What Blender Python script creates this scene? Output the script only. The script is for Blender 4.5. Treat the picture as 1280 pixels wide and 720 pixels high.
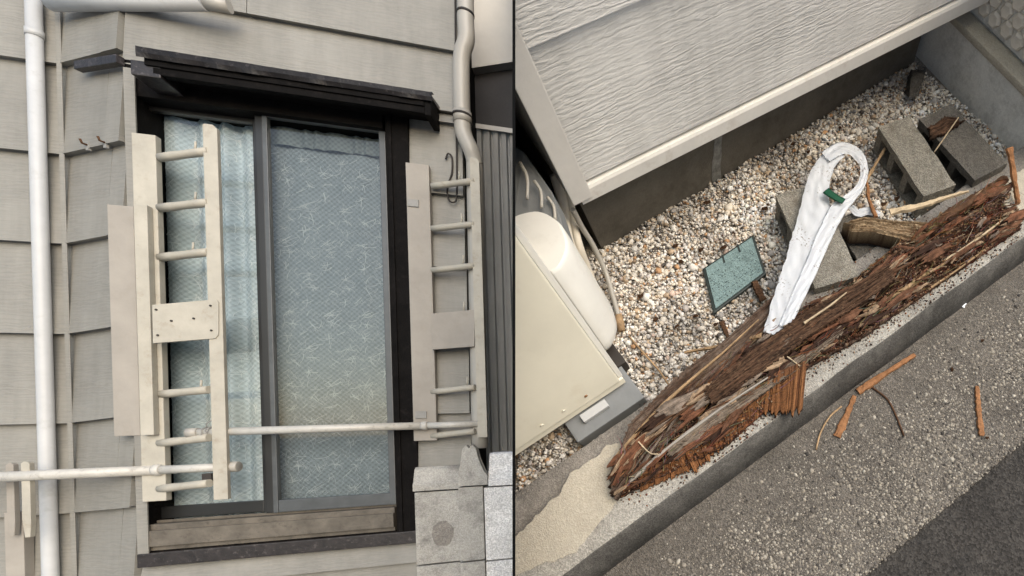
import bpy, bmesh, math, random
import numpy as np
from mathutils import Matrix, Vector, noise

for o in list(bpy.data.objects):
    bpy.data.objects.remove(o)
scene = bpy.context.scene
col = scene.collection
random.seed(7)
rng = np.random.default_rng(7)

# ------------------------------------------------------------------ camera
F, PX, PY = 620.0, 960.0, 525.0            # focal length and principal point, photograph pixels
ROLL = math.atan(0.030)
CAMZ = 1.6
cr, sr = math.cos(ROLL), math.sin(ROLL)
MC = Matrix(((cr, sr, 0, 0), (0, 0, -1, 0), (-sr, cr, 0, CAMZ), (0, 0, 0, 1)))   # camera to world
cam = bpy.data.cameras.new('camera')
cam.sensor_width = 36.0
cam.lens = 36.0 * F / 1280.0
cam.shift_x = (640.0 - PX) / 1280.0
cam.shift_y = (PY - 360.0) / 1280.0
cam.clip_start = 0.02
cam.clip_end = 2000
camo = bpy.data.objects.new('camera', cam)
col.objects.link(camo)
camo.matrix_world = MC
scene.camera = camo
scene.render.resolution_x, scene.render.resolution_y = 1280, 720

# ------------------------------------------------------------------ sky, sun, exposure
SUN_EL, SUN_AZ = math.radians(24), math.radians(145)      # azimuth clockwise from +Y: the sun stands behind the camera
world = bpy.data.worlds.new('World')
scene.world = world
world.use_nodes = True
wn = world.node_tree
sky = wn.nodes.new('ShaderNodeTexSky')
sky.sky_type = 'NISHITA'
sky.sun_disc = False
sky.sun_elevation = SUN_EL
sky.sun_rotation = SUN_AZ
sky.dust_density = 1.5
sky.air_density = 1.0
sky.ozone_density = 0.6
bg = wn.nodes['Background']
bg.inputs['Strength'].default_value = 0.15
wn.links.new(sky.outputs[0], bg.inputs['Color'])
sl = bpy.data.lights.new('sun', 'SUN')
sl.energy = 1.5
sl.angle = math.radians(60)
sl.color = (1.0, 0.985, 0.965)
so = bpy.data.objects.new('sun', sl)
col.objects.link(so)
sd = Vector((math.sin(SUN_AZ) * math.cos(SUN_EL), math.cos(SUN_AZ) * math.cos(SUN_EL), math.sin(SUN_EL)))
so.rotation_euler = sd.to_track_quat('Z', 'Y').to_euler()
so.location = (0, -4, 8)
scene.view_settings.view_transform = 'Standard'
scene.view_settings.look = 'None'
scene.view_settings.exposure = 0.72
scene.view_settings.gamma = 1.0

# ------------------------------------------------------------------ frames
def ray(px, py):
    return (MC.to_3x3() @ Vector((px - PX, PY - py, -F)))
CAMP = Vector((0, 0, CAMZ))

TH = math.radians(18.5)
def frame(px, py_, ang):       # upright wall frame through a world point: x along the wall, y into it, z up
    return Matrix.Translation((px, py_, 0)) @ Matrix.Rotation(ang, 4, 'Z')
ML = frame(0, 3.0, TH)
def onplane(M, px, py, n=0.0):           # pixel -> (u, z) on the wall plane pushed n metres out of the wall
    Mi = M.inverted()
    o = Mi @ CAMP
    d = Mi.to_3x3() @ ray(px, py)
    t = (-n - o.y) / d.y
    p = o + d * t
    return p.x, p.z
pa = onplane(ML, 168, 360)
PA = ML @ Vector((pa[0], 0, 0))
MRET = frame(PA.x, PA.y, math.radians(-8))
pb = onplane(MRET, 93, 360)
PB = MRET @ Vector((pb[0], 0, 0))
MLW = frame(PB.x, PB.y, TH)

# yard frame: x along its house wall, y from the kerb to the house, z off the ground
HY = 1.5
def nv(v): return v.normalized()
ezc = -nv(Vector((950 - PX, PY - 720, -F)))
vp = Vector((2802 - PX, PY + 772, -F))
exc = nv(vp - ezc * vp.dot(ezc))
eyc = ezc.cross(exc)
MYC = Matrix((
    (exc.x, eyc.x, ezc.x, -ezc.x * HY),
    (exc.y, eyc.y, ezc.y, -ezc.y * HY),
    (exc.z, eyc.z, ezc.z, -ezc.z * HY),
    (0, 0, 0, 1)))
MY = MC @ MYC
MYi3 = MYC.to_3x3().inverted()
def G(px, py, h=0.0):          # pixel -> point of the yard at height h off its ground
    d = Vector((px - PX, PY - py, -F))
    t = (h - HY) / d.dot(ezc)
    p = d * t + ezc * HY
    return Vector((p.dot(exc), p.dot(eyc), h))

# ------------------------------------------------------------------ helpers
WM = {}
def tag(o, label=None, cat=None, group=None, kind=None):
    if label: o['label'] = label
    if cat: o['category'] = cat
    if group: o['group'] = group
    if kind: o['kind'] = kind
    return o
def link(name, data, M=Matrix(), parent=None):
    o = bpy.data.objects.new(name, data)
    col.objects.link(o)
    if parent is not None:
        o.parent = parent
        o.matrix_basis = WM[parent.name].inverted() @ M
    else:
        o.matrix_basis = M
    WM[o.name] = M.copy()
    return o
def empty(name, M, label, cat, group=None):
    o = link(name, None, M)
    o.empty_display_size = 0.05
    return tag(o, label, cat, group)
def mesh_from(name, verts, faces, mat, smooth=False):
    me = bpy.data.meshes.new(name)
    me.from_pydata([tuple(v) for v in verts], [], faces)
    me.materials.append(mat)
    if smooth:
        me.polygons.foreach_set('use_smooth', [True] * len(me.polygons))
    me.update()
    return me
def bm_mesh(name, bm, mat, smooth=False, bevel=0.0, segs=2):
    if bevel:
        bmesh.ops.bevel(bm, geom=list(bm.edges), offset=bevel, segments=segs, affect='EDGES', clamp_overlap=True, profile=0.7)
    bmesh.ops.recalc_face_normals(bm, faces=list(bm.faces))
    me = bpy.data.meshes.new(name)
    bm.to_mesh(me); bm.free()
    me.materials.append(mat)
    if smooth:
        me.polygons.foreach_set('use_smooth', [True] * len(me.polygons))
    return me
BOXF = [(0, 3, 2, 1), (4, 5, 6, 7), (0, 1, 5, 4), (1, 2, 6, 5), (2, 3, 7, 6), (3, 0, 4, 7)]
def bm_hexa(bm, c):            # eight corners: bottom ring, top ring
    vs = [bm.verts.new(p) for p in c]
    for f in BOXF: bm.faces.new([vs[i] for i in f])
def corners(x0, x1, y0, y1, z0, z1):
    return [(x0, y0, z0), (x1, y0, z0), (x1, y1, z0), (x0, y1, z0), (x0, y0, z1), (x1, y0, z1), (x1, y1, z1), (x0, y1, z1)]
def box(name, mat, ext, M, parent=None, bevel=0.002, fn=None):
    bm = bmesh.new()
    c = corners(*ext)
    if fn: c = [fn(Vector(p)) for p in c]
    bm_hexa(bm, c)
    return link(name, bm_mesh(name, bm, mat, bevel=bevel), M, parent)
def boxes(name, mat, exts, M, parent=None, bevel=0.002):
    bm = bmesh.new()
    for e in exts: bm_hexa(bm, corners(*e))
    return link(name, bm_mesh(name, bm, mat, bevel=bevel), M, parent)
def tube_bm(bm, pts, rad, seg=14, cap=True):
    pts = [Vector(p) for p in pts]
    rs = rad if isinstance(rad, (list, tuple)) else [rad] * len(pts)
    rings = []
    up = None
    for i, p in enumerate(pts):
        t = (pts[min(i + 1, len(pts) - 1)] - pts[max(i - 1, 0)]).normalized()
        if up is None:
            up = Vector((0, 0, 1)) if abs(t.z) < 0.9 else Vector((0, 1, 0))
        a = (up - t * up.dot(t)).normalized(); b = t.cross(a); up = a
        rings.append([bm.verts.new(p + (a * math.cos(k * 2 * math.pi / seg) + b * math.sin(k * 2 * math.pi / seg)) * rs[i]) for k in range(seg)])
    for i in range(len(rings) - 1):
        for k in range(seg):
            f = bm.faces.new((rings[i][k], rings[i][(k + 1) % seg], rings[i + 1][(k + 1) % seg], rings[i + 1][k]))
            f.smooth = True
    if cap:
        bm.faces.new(rings[0][::-1]); bm.faces.new(rings[-1])
def tube(name, mat, pts, rad, M, parent=None, seg=14):
    bm = bmesh.new(); tube_bm(bm, pts, rad, seg)
    bmesh.ops.recalc_face_normals(bm, faces=list(bm.faces))
    me = bpy.data.meshes.new(name); bm.to_mesh(me); bm.free(); me.materials.append(mat)
    return link(name, me, M, parent)
def extrude_profile(bm, prof, ax, a0, a1):     # closed profile of 2-d points swept along axis 'x' or 'y'
    def P(p, a): return (a, p[0], p[1]) if ax == 'x' else (p[0], a, p[1])
    A = [bm.verts.new(P(p, a0)) for p in prof]; B = [bm.verts.new(P(p, a1)) for p in prof]
    n = len(prof)
    for i in range(n): bm.faces.new((A[i], A[(i + 1) % n], B[(i + 1) % n], B[i]))
    bm.faces.new(A[::-1]); bm.faces.new(B)
def catmull(pts, n):
    P = [Vector(p) for p in pts]
    P = [P[0] * 2 - P[1]] + P + [P[-1] * 2 - P[-2]]
    out = []
    for i in range(1, len(P) - 2):
        for k in range(n):
            t = k / n
            a, b, c, d = P[i - 1:i + 3]
            out.append(0.5 * ((2 * b) + (c - a) * t + (2 * a - 5 * b + 4 * c - d) * t * t + (3 * b - a - 3 * c + d) * t ** 3))
    out.append(P[-2])
    return out

# ------------------------------------------------------------------ materials
def newmat(name):
    m = bpy.data.materials.new(name); m.use_nodes = True
    nt = m.node_tree
    return m, nt, nt.nodes['Principled BSDF']
def N(nt, t, **kw):
    n = nt.nodes.new(t)
    for k, v in kw.items():
        if k in n.inputs.keys() if isinstance(k, str) else False: n.inputs[k].default_value = v
        else: setattr(n, k, v)
    return n
def mapping(nt, scale=(1, 1, 1), rot=(0, 0, 0)):
    tc = nt.nodes.new('ShaderNodeTexCoord'); mp = nt.nodes.new('ShaderNodeMapping')
    mp.inputs['Scale'].default_value = scale
    mp.inputs['Rotation'].default_value = rot
    nt.links.new(tc.outputs['Object'], mp.inputs['Vector'])
    return mp
def noise_node(nt, vec, scale, detail=5, rough=0.6, dist=0.0):
    n = nt.nodes.new('ShaderNodeTexNoise')
    n.inputs['Scale'].default_value = scale; n.inputs['Detail'].default_value = detail
    n.inputs['Roughness'].default_value = rough; n.inputs['Distortion'].default_value = dist
    nt.links.new(vec, n.inputs['Vector'])
    return n
def ramp(nt, fac, stops):
    r = nt.nodes.new('ShaderNodeValToRGB')
    e = r.color_ramp.elements
    while len(e) < len(stops): e.new(0.5)
    for i, (p, c) in enumerate(stops):
        e[i].position = p; e[i].color = (c[0], c[1], c[2], 1) if not isinstance(c, (int, float)) else (c, c, c, 1)
    nt.links.new(fac, r.inputs['Fac'])
    return r
def mixc(nt, fac, a, b, mode='MIX'):
    m = nt.nodes.new('ShaderNodeMix'); m.data_type = 'RGBA'; m.blend_type = mode
    for s, v in ((0, fac), (6, a), (7, b)):
        if hasattr(v, 'links') or hasattr(v, 'is_linked'): nt.links.new(v, m.inputs[s])
        elif isinstance(v, (int, float)): m.inputs[s].default_value = v
        else: m.inputs[s].default_value = (v[0], v[1], v[2], 1)
    return m.outputs[2]
def bump(nt, bsdf, h, strength, dist=0.01):
    b = nt.nodes.new('ShaderNodeBump')
    b.inputs['Strength'].default_value = strength; b.inputs['Distance'].default_value = dist
    nt.links.new(h, b.inputs['Height']); nt.links.new(b.outputs[0], bsdf.inputs['Normal'])
    return b
def plain(name, c, rough=0.6, var=0.18, scale=6, bumps=0.15, bscale=60, spec=0.4, dirt=None, dirt_amt=0.45, metal=0.0):
    m, nt, b = newmat(name)
    mp = mapping(nt)
    n1 = noise_node(nt, mp.outputs[0], scale, 6, 0.65)
    lo = [x * (1 - var) for x in c]; hi = [min(1, x * (1 + var * 0.6)) for x in c]
    out = ramp(nt, n1.outputs[0], [(0.3, lo), (0.7, hi)]).outputs[0]
    if dirt:
        n3 = noise_node(nt, mp.outputs[0], scale * 2.3, 8, 0.7)
        f = ramp(nt, n3.outputs[0], [(0.55, 0.0), (0.72, dirt_amt)])
        out = mixc(nt, f.outputs[0], out, dirt)
    nt.links.new(out, b.inputs['Base Color'])
    b.inputs['Roughness'].default_value = rough
    b.inputs['Specular IOR Level'].default_value = spec
    b.inputs['Metallic'].default_value = metal
    if bumps:
        n2 = noise_node(nt, mp.outputs[0], bscale, 4, 0.6)
        bump(nt, b, n2.outputs[0], bumps, 0.004)
    return m
def streak_mat(name, c):
    m, nt, b = newmat(name)
    mp = mapping(nt, (9, 160, 160)); n1 = noise_node(nt, mp.outputs[0], 1.0, 6, 0.7, 0.4)
    mp2 = mapping(nt); n2 = noise_node(nt, mp2.outputs[0], 70, 6, 0.7)
    a = ramp(nt, n1.outputs[0], [(0.32, [x * .35 for x in c]), (0.52, c), (0.72, [min(1, x * 1.55) for x in c])]).outputs[0]
    d = ramp(nt, n2.outputs[0], [(0.4, 0.5), (0.6, 1.0)]).outputs[0]
    nt.links.new(mixc(nt, 0.8, a, d, 'MULTIPLY'), b.inputs['Base Color'])
    b.inputs['Roughness'].default_value = 0.9; b.inputs['Specular IOR Level'].default_value = 0.12
    bump(nt, b, n1.outputs[0], 1.0, 0.004)
    return m
def siding_mat(name, c, strength=0.5, wscale=14.0):
    m, nt, b = newmat(name)
    mp = mapping(nt, (0.22, 0.22, 1.0))
    w = nt.nodes.new('ShaderNodeTexWave'); w.wave_type = 'BANDS'; w.bands_direction = 'Z'
    w.inputs['Scale'].default_value = wscale; w.inputs['Distortion'].default_value = 10.0
    w.inputs['Detail'].default_value = 4.0; w.inputs['Detail Scale'].default_value = 3.0; w.inputs['Detail Roughness'].default_value = 0.6
    nt.links.new(mp.outputs[0], w.inputs['Vector'])
    mp2 = mapping(nt, (9, 9, 60))
    n2 = noise_node(nt, mp2.outputs[0], 1.6, 5, 0.6, 0.6)
    mpm = mapping(nt, (3, 3, 6))
    nm_ = noise_node(nt, mpm.outputs[0], 1.5, 3, 0.5)
    fm = ramp(nt, nm_.outputs[0], [(0.35, 0.35), (0.65, 0.9)]).outputs[0]
    h = mixc(nt, fm, w.outputs['Color'], n2.outputs[0])
    mp3 = mapping(nt)
    n1 = noise_node(nt, mp3.outputs[0], 2.2, 6, 0.6)
    base = ramp(nt, n1.outputs[0], [(0.3, [x * 0.86 for x in c]), (0.7, [x * 1.05 for x in c])]).outputs[0]
    gr = ramp(nt, h, [(0.25, 0.84), (0.6, 1.0)]).outputs[0]
    mp4 = mapping(nt, (11, 11, 0.7))
    n4 = noise_node(nt, mp4.outputs[0], 1.0, 6, 0.7)
    n5 = noise_node(nt, mp3.outputs[0], 3.1, 7, 0.7)
    st4 = ramp(nt, n4.outputs[0], [(0.35, 0.80), (0.6, 1.0)]).outputs[0]
    st5 = ramp(nt, n5.outputs[0], [(0.36, 0.86), (0.56, 1.0)]).outputs[0]
    c1 = mixc(nt, 0.6, base, gr, 'MULTIPLY')
    c2 = mixc(nt, 0.7, c1, st4, 'MULTIPLY')
    nt.links.new(mixc(nt, 0.8, c2, st5, 'MULTIPLY'), b.inputs['Base Color'])
    b.inputs['Roughness'].default_value = 0.55
    bump(nt, b, h, strength, 0.0022)
    return m
def attr_mat(name, rough=0.8, bumps=0.4, bscale=(200, 200, 200), mulvar=0.25, spec=0.3):
    m, nt, b = newmat(name)
    a = nt.nodes.new('ShaderNodeAttribute'); a.attribute_name = 'tint'
    mp = mapping(nt, bscale)
    n = noise_node(nt, mp.outputs[0], 1.0, 5, 0.65)
    r = ramp(nt, n.outputs[0], [(0.3, 1 - mulvar), (0.7, 1.0)])
    nt.links.new(mixc(nt, 1.0, a.outputs['Color'], r.outputs[0], 'MULTIPLY'), b.inputs['Base Color'])
    b.inputs['Roughness'].default_value = rough; b.inputs['Specular IOR Level'].default_value = spec
    bump(nt, b, n.outputs[0], bumps, 0.003)
    return m
def concrete_mat(name, c, speck=0.5, scale=90, var=0.25, stain=(0.1, 0.095, 0.085), stain_amt=0.5, bumps=0.5, vscale=220):
    m, nt, b = newmat(name)
    mp = mapping(nt)
    n1 = noise_node(nt, mp.outputs[0], 5, 8, 0.7)
    base = ramp(nt, n1.outputs[0], [(0.3, [x * (1 - var) for x in c]), (0.7, [x * (1 + var * .5) for x in c])]).outputs[0]
    v = nt.nodes.new('ShaderNodeTexVoronoi'); v.inputs['Scale'].default_value = vscale
    nt.links.new(mp.outputs[0], v.inputs['Vector'])
    sp = ramp(nt, v.outputs['Color'], [(0.15, 0.45), (0.5, 0.9), (0.85, 1.45)]).outputs[0]
    base = mixc(nt, speck, base, sp, 'MULTIPLY')
    n3 = noise_node(nt, mp.outputs[0], 11, 9, 0.75)
    f = ramp(nt, n3.outputs[0], [(0.5, 0.0), (0.7, stain_amt)])
    nt.links.new(mixc(nt, f.outputs[0], base, stain), b.inputs['Base Color'])
    b.inputs['Roughness'].default_value = 0.92; b.inputs['Specular IOR Level'].default_value = 0.2
    n2 = noise_node(nt, mp.outputs[0], scale, 6, 0.7)
    hh = mixc(nt, 0.5, n2.outputs[0], v.outputs['Distance'])
    bump(nt, b, hh, bumps, 0.006)
    return m

M_SIDE = siding_mat('siding_greige', (0.262, 0.253, 0.226), 0.5, 19)
M_SIDE_Y = siding_mat('siding_pale', (0.80, 0.79, 0.765), 0.9, 21)
M_TRIM_Y = plain('trim_pale', (0.70, 0.68, 0.645), 0.5, 0.1, 8, 0.15, 90)
M_FLASH = plain('flashing_pale', (0.74, 0.72, 0.68), 0.45, 0.1, 8, 0.05, 90, dirt=(0.25, 0.15, 0.08), dirt_amt=0.25)
M_BLACK = plain('dark_aged_wood', (0.0055, 0.0048, 0.0046), 0.7, 0.5, 14, 0.4, 120, spec=0.08, dirt=(0.024, 0.02, 0.019), dirt_amt=0.5)
M_FASCIA = plain('rusted_sheet_metal', (0.022, 0.018, 0.018), 0.4, 0.6, 20, 0.4, 60, spec=0.5, dirt=(0.16, 0.14, 0.135), dirt_amt=0.6)
M_ALU = plain('bronze_aluminium', (0.008, 0.0085, 0.009), 0.38, 0.2, 12, 0.05, 80, spec=0.6)
M_ALUL = plain('weathered_aluminium', (0.062, 0.069, 0.074), 0.4, 0.25, 20, 0.1, 80, spec=0.6)
M_SILL = plain('weathered_brown_sill', (0.12, 0.105, 0.085), 0.6, 0.4, 16, 0.3, 70, dirt=(0.04, 0.032, 0.025), dirt_amt=0.7)
M_CREAM = plain('cream_painted_wood', (0.41, 0.385, 0.325), 0.55, 0.16, 9, 0.3, 45, dirt=(0.27, 0.225, 0.165), dirt_amt=0.6)
M_CREAMG = plain('shaded_and_grey_wood', (0.31, 0.285, 0.25), 0.6, 0.14, 7, 0.2, 40, dirt=(0.24, 0.21, 0.17), dirt_amt=0.35)  # darker copy of the cream: rack boards' shade in colour; also a grey splinter
M_PIPEW = plain('white_pvc', (0.47, 0.48, 0.485), 0.4, 0.12, 5, 0.03, 50, spec=0.4, dirt=(0.3, 0.295, 0.28), dirt_amt=0.5)
M_PIPEG = plain('grey_pvc', (0.38, 0.36, 0.32), 0.4, 0.1, 5, 0.03, 50, spec=0.5)
M_POLE = plain('worn_pole_coating', (0.50, 0.485, 0.445), 0.35, 0.16, 18, 0.1, 90, spec=0.5, dirt=(0.2, 0.175, 0.145), dirt_amt=0.6)
M_RUBBER = plain('black_rubber', (0.03, 0.025, 0.022), 0.7, 0.3)
M_STEEL = plain('dull_steel', (0.26, 0.255, 0.24), 0.55, 0.2, 30, 0.1, 80)
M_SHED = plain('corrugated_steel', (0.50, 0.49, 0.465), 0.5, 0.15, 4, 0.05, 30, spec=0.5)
M_SHEDD = plain('shed_near_black', (0.018, 0.016, 0.017), 0.6, 0.3, 8)
M_SHEDF = plain('shed_fascia', (0.50, 0.48, 0.44), 0.5, 0.1)
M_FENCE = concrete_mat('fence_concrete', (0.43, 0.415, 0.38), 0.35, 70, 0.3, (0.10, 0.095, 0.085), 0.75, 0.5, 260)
M_FENCE_LIT = concrete_mat('lit_side_roughcast', (0.80, 0.79, 0.77), 0.5, 70, 0.2, (0.25, 0.24, 0.22), 0.4, 0.8, 200)  # near-white colour stands in for light on the fence's right face
M_PANEL = plain('black_board', (0.004, 0.004, 0.004), 0.9, 0.2, spec=0.1)
M_GROUND = concrete_mat('ground_concrete', (0.46, 0.455, 0.44), 0.4)
M_BANK = concrete_mat('bank_earth', (0.09, 0.075, 0.06), 0.5)
M_SOIL = concrete_mat('gravel_fines', (0.26, 0.23, 0.19), 0.8, 160, 0.3, (0.12, 0.10, 0.08), 0.5, 0.8, 240)
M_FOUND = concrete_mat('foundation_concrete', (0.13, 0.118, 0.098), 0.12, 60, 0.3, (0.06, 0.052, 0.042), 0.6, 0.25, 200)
M_KERB = concrete_mat('kerb_concrete', (0.36, 0.345, 0.31), 0.5, 120, 0.25, (0.12, 0.11, 0.10), 0.5, 0.6, 260)
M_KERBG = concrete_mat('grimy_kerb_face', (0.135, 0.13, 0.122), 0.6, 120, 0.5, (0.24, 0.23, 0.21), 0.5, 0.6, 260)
M_KERBD = concrete_mat('weathered_footing', (0.27, 0.25, 0.225), 0.45, 120, 0.25, (0.11, 0.10, 0.09), 0.5, 0.6, 260)
M_MORTAR = concrete_mat('cream_mortar', (0.44, 0.405, 0.335), 0.2, 120, 0.12, (0.3, 0.26, 0.2), 0.4, 0.5, 260)
M_PAVE = concrete_mat('aggregate_paving', (0.145, 0.13, 0.112), 0.7, 200, 0.35, (0.09, 0.08, 0.07), 0.7, 1.0, 240)
M_ASPH = concrete_mat('asphalt', (0.05, 0.046, 0.042), 0.9, 160, 0.3, (0.02, 0.02, 0.02), 0.5, 0.8, 170)
M_BLOCK = concrete_mat('block_concrete', (0.26, 0.245, 0.21), 0.6, 160, 0.4, (0.105, 0.088, 0.068), 0.85, 1.0, 260)
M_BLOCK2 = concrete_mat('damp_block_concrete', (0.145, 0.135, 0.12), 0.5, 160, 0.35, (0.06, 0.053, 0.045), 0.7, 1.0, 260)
M_ENDW = concrete_mat('smooth_wall_concrete', (0.72, 0.72, 0.69), 0.12, 60, 0.2, (0.17, 0.165, 0.15), 0.5, 0.25, 200)
M_STONEW = plain('cast_stone', (0.66, 0.62, 0.55), 0.85, 0.25, 12, 0.5, 90)
M_ACC = plain('cabinet_cream', (0.72, 0.69, 0.58), 0.45, 0.07, 5, 0.05, 70, dirt=(0.45, 0.36, 0.24), dirt_amt=0.2)
M_ACW = plain('cover_white', (0.66, 0.65, 0.61), 0.45, 0.08, 6, 0.05, 70, dirt=(0.4, 0.37, 0.32), dirt_amt=0.2)
M_ACG = plain('grey_plastic', (0.19, 0.20, 0.205), 0.55, 0.15, 9, 0.2, 90)
M_HOSE = plain('beige_pipe_wrap', (0.66, 0.61, 0.52), 0.6, 0.12, 20, 0.2, 120)
M_TEAL = concrete_mat('teal_plastic', (0.185, 0.265, 0.268), 0.4, 120, 0.15, (0.06, 0.085, 0.085), 0.5, 0.4, 240)
M_TEALB = plain('lid_black_rim', (0.018, 0.028, 0.026), 0.5, 0.3, 20)
def strap_mat():
    m, nt, b = newmat('white_plastic_band')
    mp = mapping(nt)
    n1 = noise_node(nt, mp.outputs[0], 130, 5, 0.65)
    n2 = noise_node(nt, mp.outputs[0], 11, 3, 0.5)
    f1 = ramp(nt, n1.outputs[0], [(0.57, 0.0), (0.63, 1.0)]).outputs[0]
    f2 = ramp(nt, n2.outputs[0], [(0.50, 0.0), (0.62, 0.9)]).outputs[0]
    f = mixc(nt, 1.0, f1, f2, 'MULTIPLY')
    nt.links.new(mixc(nt, f, (0.84, 0.87, 0.91), (0.18, 0.13, 0.095)), b.inputs['Base Color'])
    b.inputs['Roughness'].default_value = 0.38
    return m
M_STRAP = strap_mat()
M_GREEN = plain('green_print', (0.02, 0.13, 0.07), 0.45, 0.2)
M_GRAVEL = attr_mat('gravel_stone', 0.8, 0.3, (160, 160, 160), 0.25)
M_ROT = attr_mat('rotten_wood', 0.88, 1.0, (28, 420, 300), 0.55, 0.15)
M_CHIP = plain('orange_split_wood', (0.28, 0.135, 0.062), 0.8, 0.35, 40, 0.6, 160, spec=0.15, dirt=(0.12, 0.05, 0.022), dirt_amt=0.6)
M_TAN = plain('tan_split_wood', (0.36, 0.245, 0.14), 0.8, 0.35, 30, 0.6, 160, spec=0.15, dirt=(0.15, 0.09, 0.05), dirt_amt=0.6)
M_PALEW = plain('pale_split_wood', (0.50, 0.40, 0.27), 0.8, 0.25, 30, 0.5, 160, spec=0.15, dirt=(0.25, 0.16, 0.09), dirt_amt=0.6)
M_DARKW = plain('dark_damp_wood', (0.085, 0.045, 0.025), 0.8, 0.4, 30, 0.6, 160, spec=0.15, dirt=(0.2, 0.11, 0.06), dirt_amt=0.5)
M_CURTH_L = plain('bright_lace_thread', (0.80, 0.85, 0.86), 0.8, 0.05, bumps=0)
M_CURTH_R = plain('grey_blue_thread', (0.44, 0.49, 0.51), 0.8, 0.05, bumps=0)

def curtain_mat(nm, lo, hi):
    m, nt, b = newmat(nm)
    mp = mapping(nt, (270, 270, 270))
    sep = nt.nodes.new('ShaderNodeSeparateXYZ'); nt.links.new(mp.outputs[0], sep.inputs[0])
    s1 = N(nt, 'ShaderNodeMath', operation='SINE'); s2 = N(nt, 'ShaderNodeMath', operation='SINE')
    nt.links.new(sep.outputs['X'], s1.inputs[0]); nt.links.new(sep.outputs['Z'], s2.inputs[0])
    mu = N(nt, 'ShaderNodeMath', operation='MULTIPLY'); nt.links.new(s1.outputs[0], mu.inputs[0]); nt.links.new(s2.outputs[0], mu.inputs[1])
    ma = N(nt, 'ShaderNodeMath', operation='MULTIPLY_ADD'); nt.links.new(mu.outputs[0], ma.inputs[0]); ma.inputs[1].default_value = 0.5; ma.inputs[2].default_value = 0.5
    mp2 = mapping(nt)
    n = noise_node(nt, mp2.outputs[0], 18, 5, 0.6)
    n0 = noise_node(nt, mp2.outputs[0], 5, 4, 0.6)
    nmix = mixc(nt, 0.45, n.outputs[0], n0.outputs[0])
    mm = mixc(nt, 0.62, ma.outputs[0], nmix)
    r = ramp(nt, mm, [(0.3, lo), (0.62, hi)])
    nt.links.new(r.outputs[0], b.inputs['Base Color'])
    b.inputs['Roughness'].default_value = 0.9; b.inputs['Specular IOR Level'].default_value = 0.1
    return m
M_CURT_L = curtain_mat('bright_lace', (0.37, 0.445, 0.48), (0.55, 0.635, 0.675))
M_CURT_H = curtain_mat('heading_lace', (0.115, 0.14, 0.145), (0.185, 0.22, 0.225))
M_CURT_R = curtain_mat('grey_blue_lace', (0.125, 0.155, 0.172), (0.225, 0.267, 0.288))
def glass_mat():
    m, nt, b = newmat('window_glass')
    nt.nodes.remove(b)
    out = nt.nodes['Material Output']
    tr = nt.nodes.new('ShaderNodeBsdfTransparent'); tr.inputs[0].default_value = (0.93, 0.95, 0.955, 1)
    gl = nt.nodes.new('ShaderNodeBsdfGlossy'); gl.inputs['Roughness'].default_value = 0.03
    fr = nt.nodes.new('ShaderNodeFresnel'); fr.inputs[0].default_value = 1.65
    mx = nt.nodes.new('ShaderNodeMixShader')
    nt.links.new(fr.outputs[0], mx.inputs[0]); nt.links.new(tr.outputs[0], mx.inputs[1]); nt.links.new(gl.outputs[0], mx.inputs[2])
    nt.links.new(mx.outputs[0], out.inputs['Surface'])
    return m
M_GLASS = glass_mat()

# ================================================================== SETTING
g = bmesh.new()
bmesh.ops.create_grid(g, x_segments=4, y_segments=4, size=300)
tag(link('ground', bm_mesh('ground', g, M_GROUND)), kind='structure')

# plane that separates the two places: everything of the yard left of it is trimmed where it meets the panel
DIV_PX = 642.4
def trim_yard(me, M, keep_right=True):
    n = (MC.to_3x3() @ Vector((F, 0, (DIV_PX - PX)))).normalized()   # normal of the plane through the lens and that column
    n = n if n.x > 0 else -n
    Mi = M.inverted()
    co = Mi @ CAMP; no = (M.to_3x3().transposed() @ n).normalized()
    bm = bmesh.new(); bm.from_mesh(me)
    bmesh.ops.bisect_plane(bm, geom=list(bm.verts) + list(bm.edges) + list(bm.faces), plane_co=co, plane_no=no, clear_inner=True)
    bm.to_mesh(me); bm.free()

# earth bank that carries the sloping yard
YX0, YX1, YY0, YY1 = -0.75, 2.3, -0.75, 2.9
bm = bmesh.new()
cs = [MY @ Vector((x, y, -0.05)) for x in (YX0, YX1) for y in (YY0, YY1)]
pts = list(cs) + [p + Vector((0, 0.9, 0)) for p in cs]
low = sorted(pts, key=lambda p: p.z)
pts += [Vector((p.x, p.y, 0.001)) for p in low[:4]] + [Vector((p.x, p.y, 0.001)) for p in pts[4:8]]
for p in pts: bm.verts.new(p)
r = bmesh.ops.convex_hull(bm, input=list(bm.verts))
bmesh.ops.delete(bm, geom=[v for v in r['geom_interior'] if isinstance(v, bmesh.types.BMVert)], context='VERTS')
bme = bm_mesh('embankment', bm, M_BANK)
trim_yard(bme, Matrix())
tag(link('embankment', bme), kind='structure')

# divider panel
bm = bmesh.new()
def dpt(depth, side, py):
    v = Vector(((DIV_PX - PX) / F * depth + side, (PY - py) / F * depth, -depth)); return MC @ v
ring = []
for s in (-0.0028, 0.0028):
    a = dpt(0.93, s, -60); b = dpt(2.95, s, -60)
    c = Vector((b.x, b.y, 0)); d = Vector((a.x, a.y, 0))
    c = dpt(2.95, s, PY + CAMZ / 2.95 * F); d = dpt(0.93, s, PY + CAMZ / 0.93 * F)
    ring.append([bm.verts.new(p) for p in (a, b, c, d)])
A, B = ring
bm.faces.new(A); bm.faces.new(B[::-1])
for i in range(4): bm.faces.new((A[i], B[i], B[(i + 1) % 4], A[(i + 1) % 4]))
tag(link('divider_panel', bm_mesh('divider_panel', bm, M_PANEL)), 'thin black upright panel between the window wall and the gravel yard', 'panel')

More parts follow.
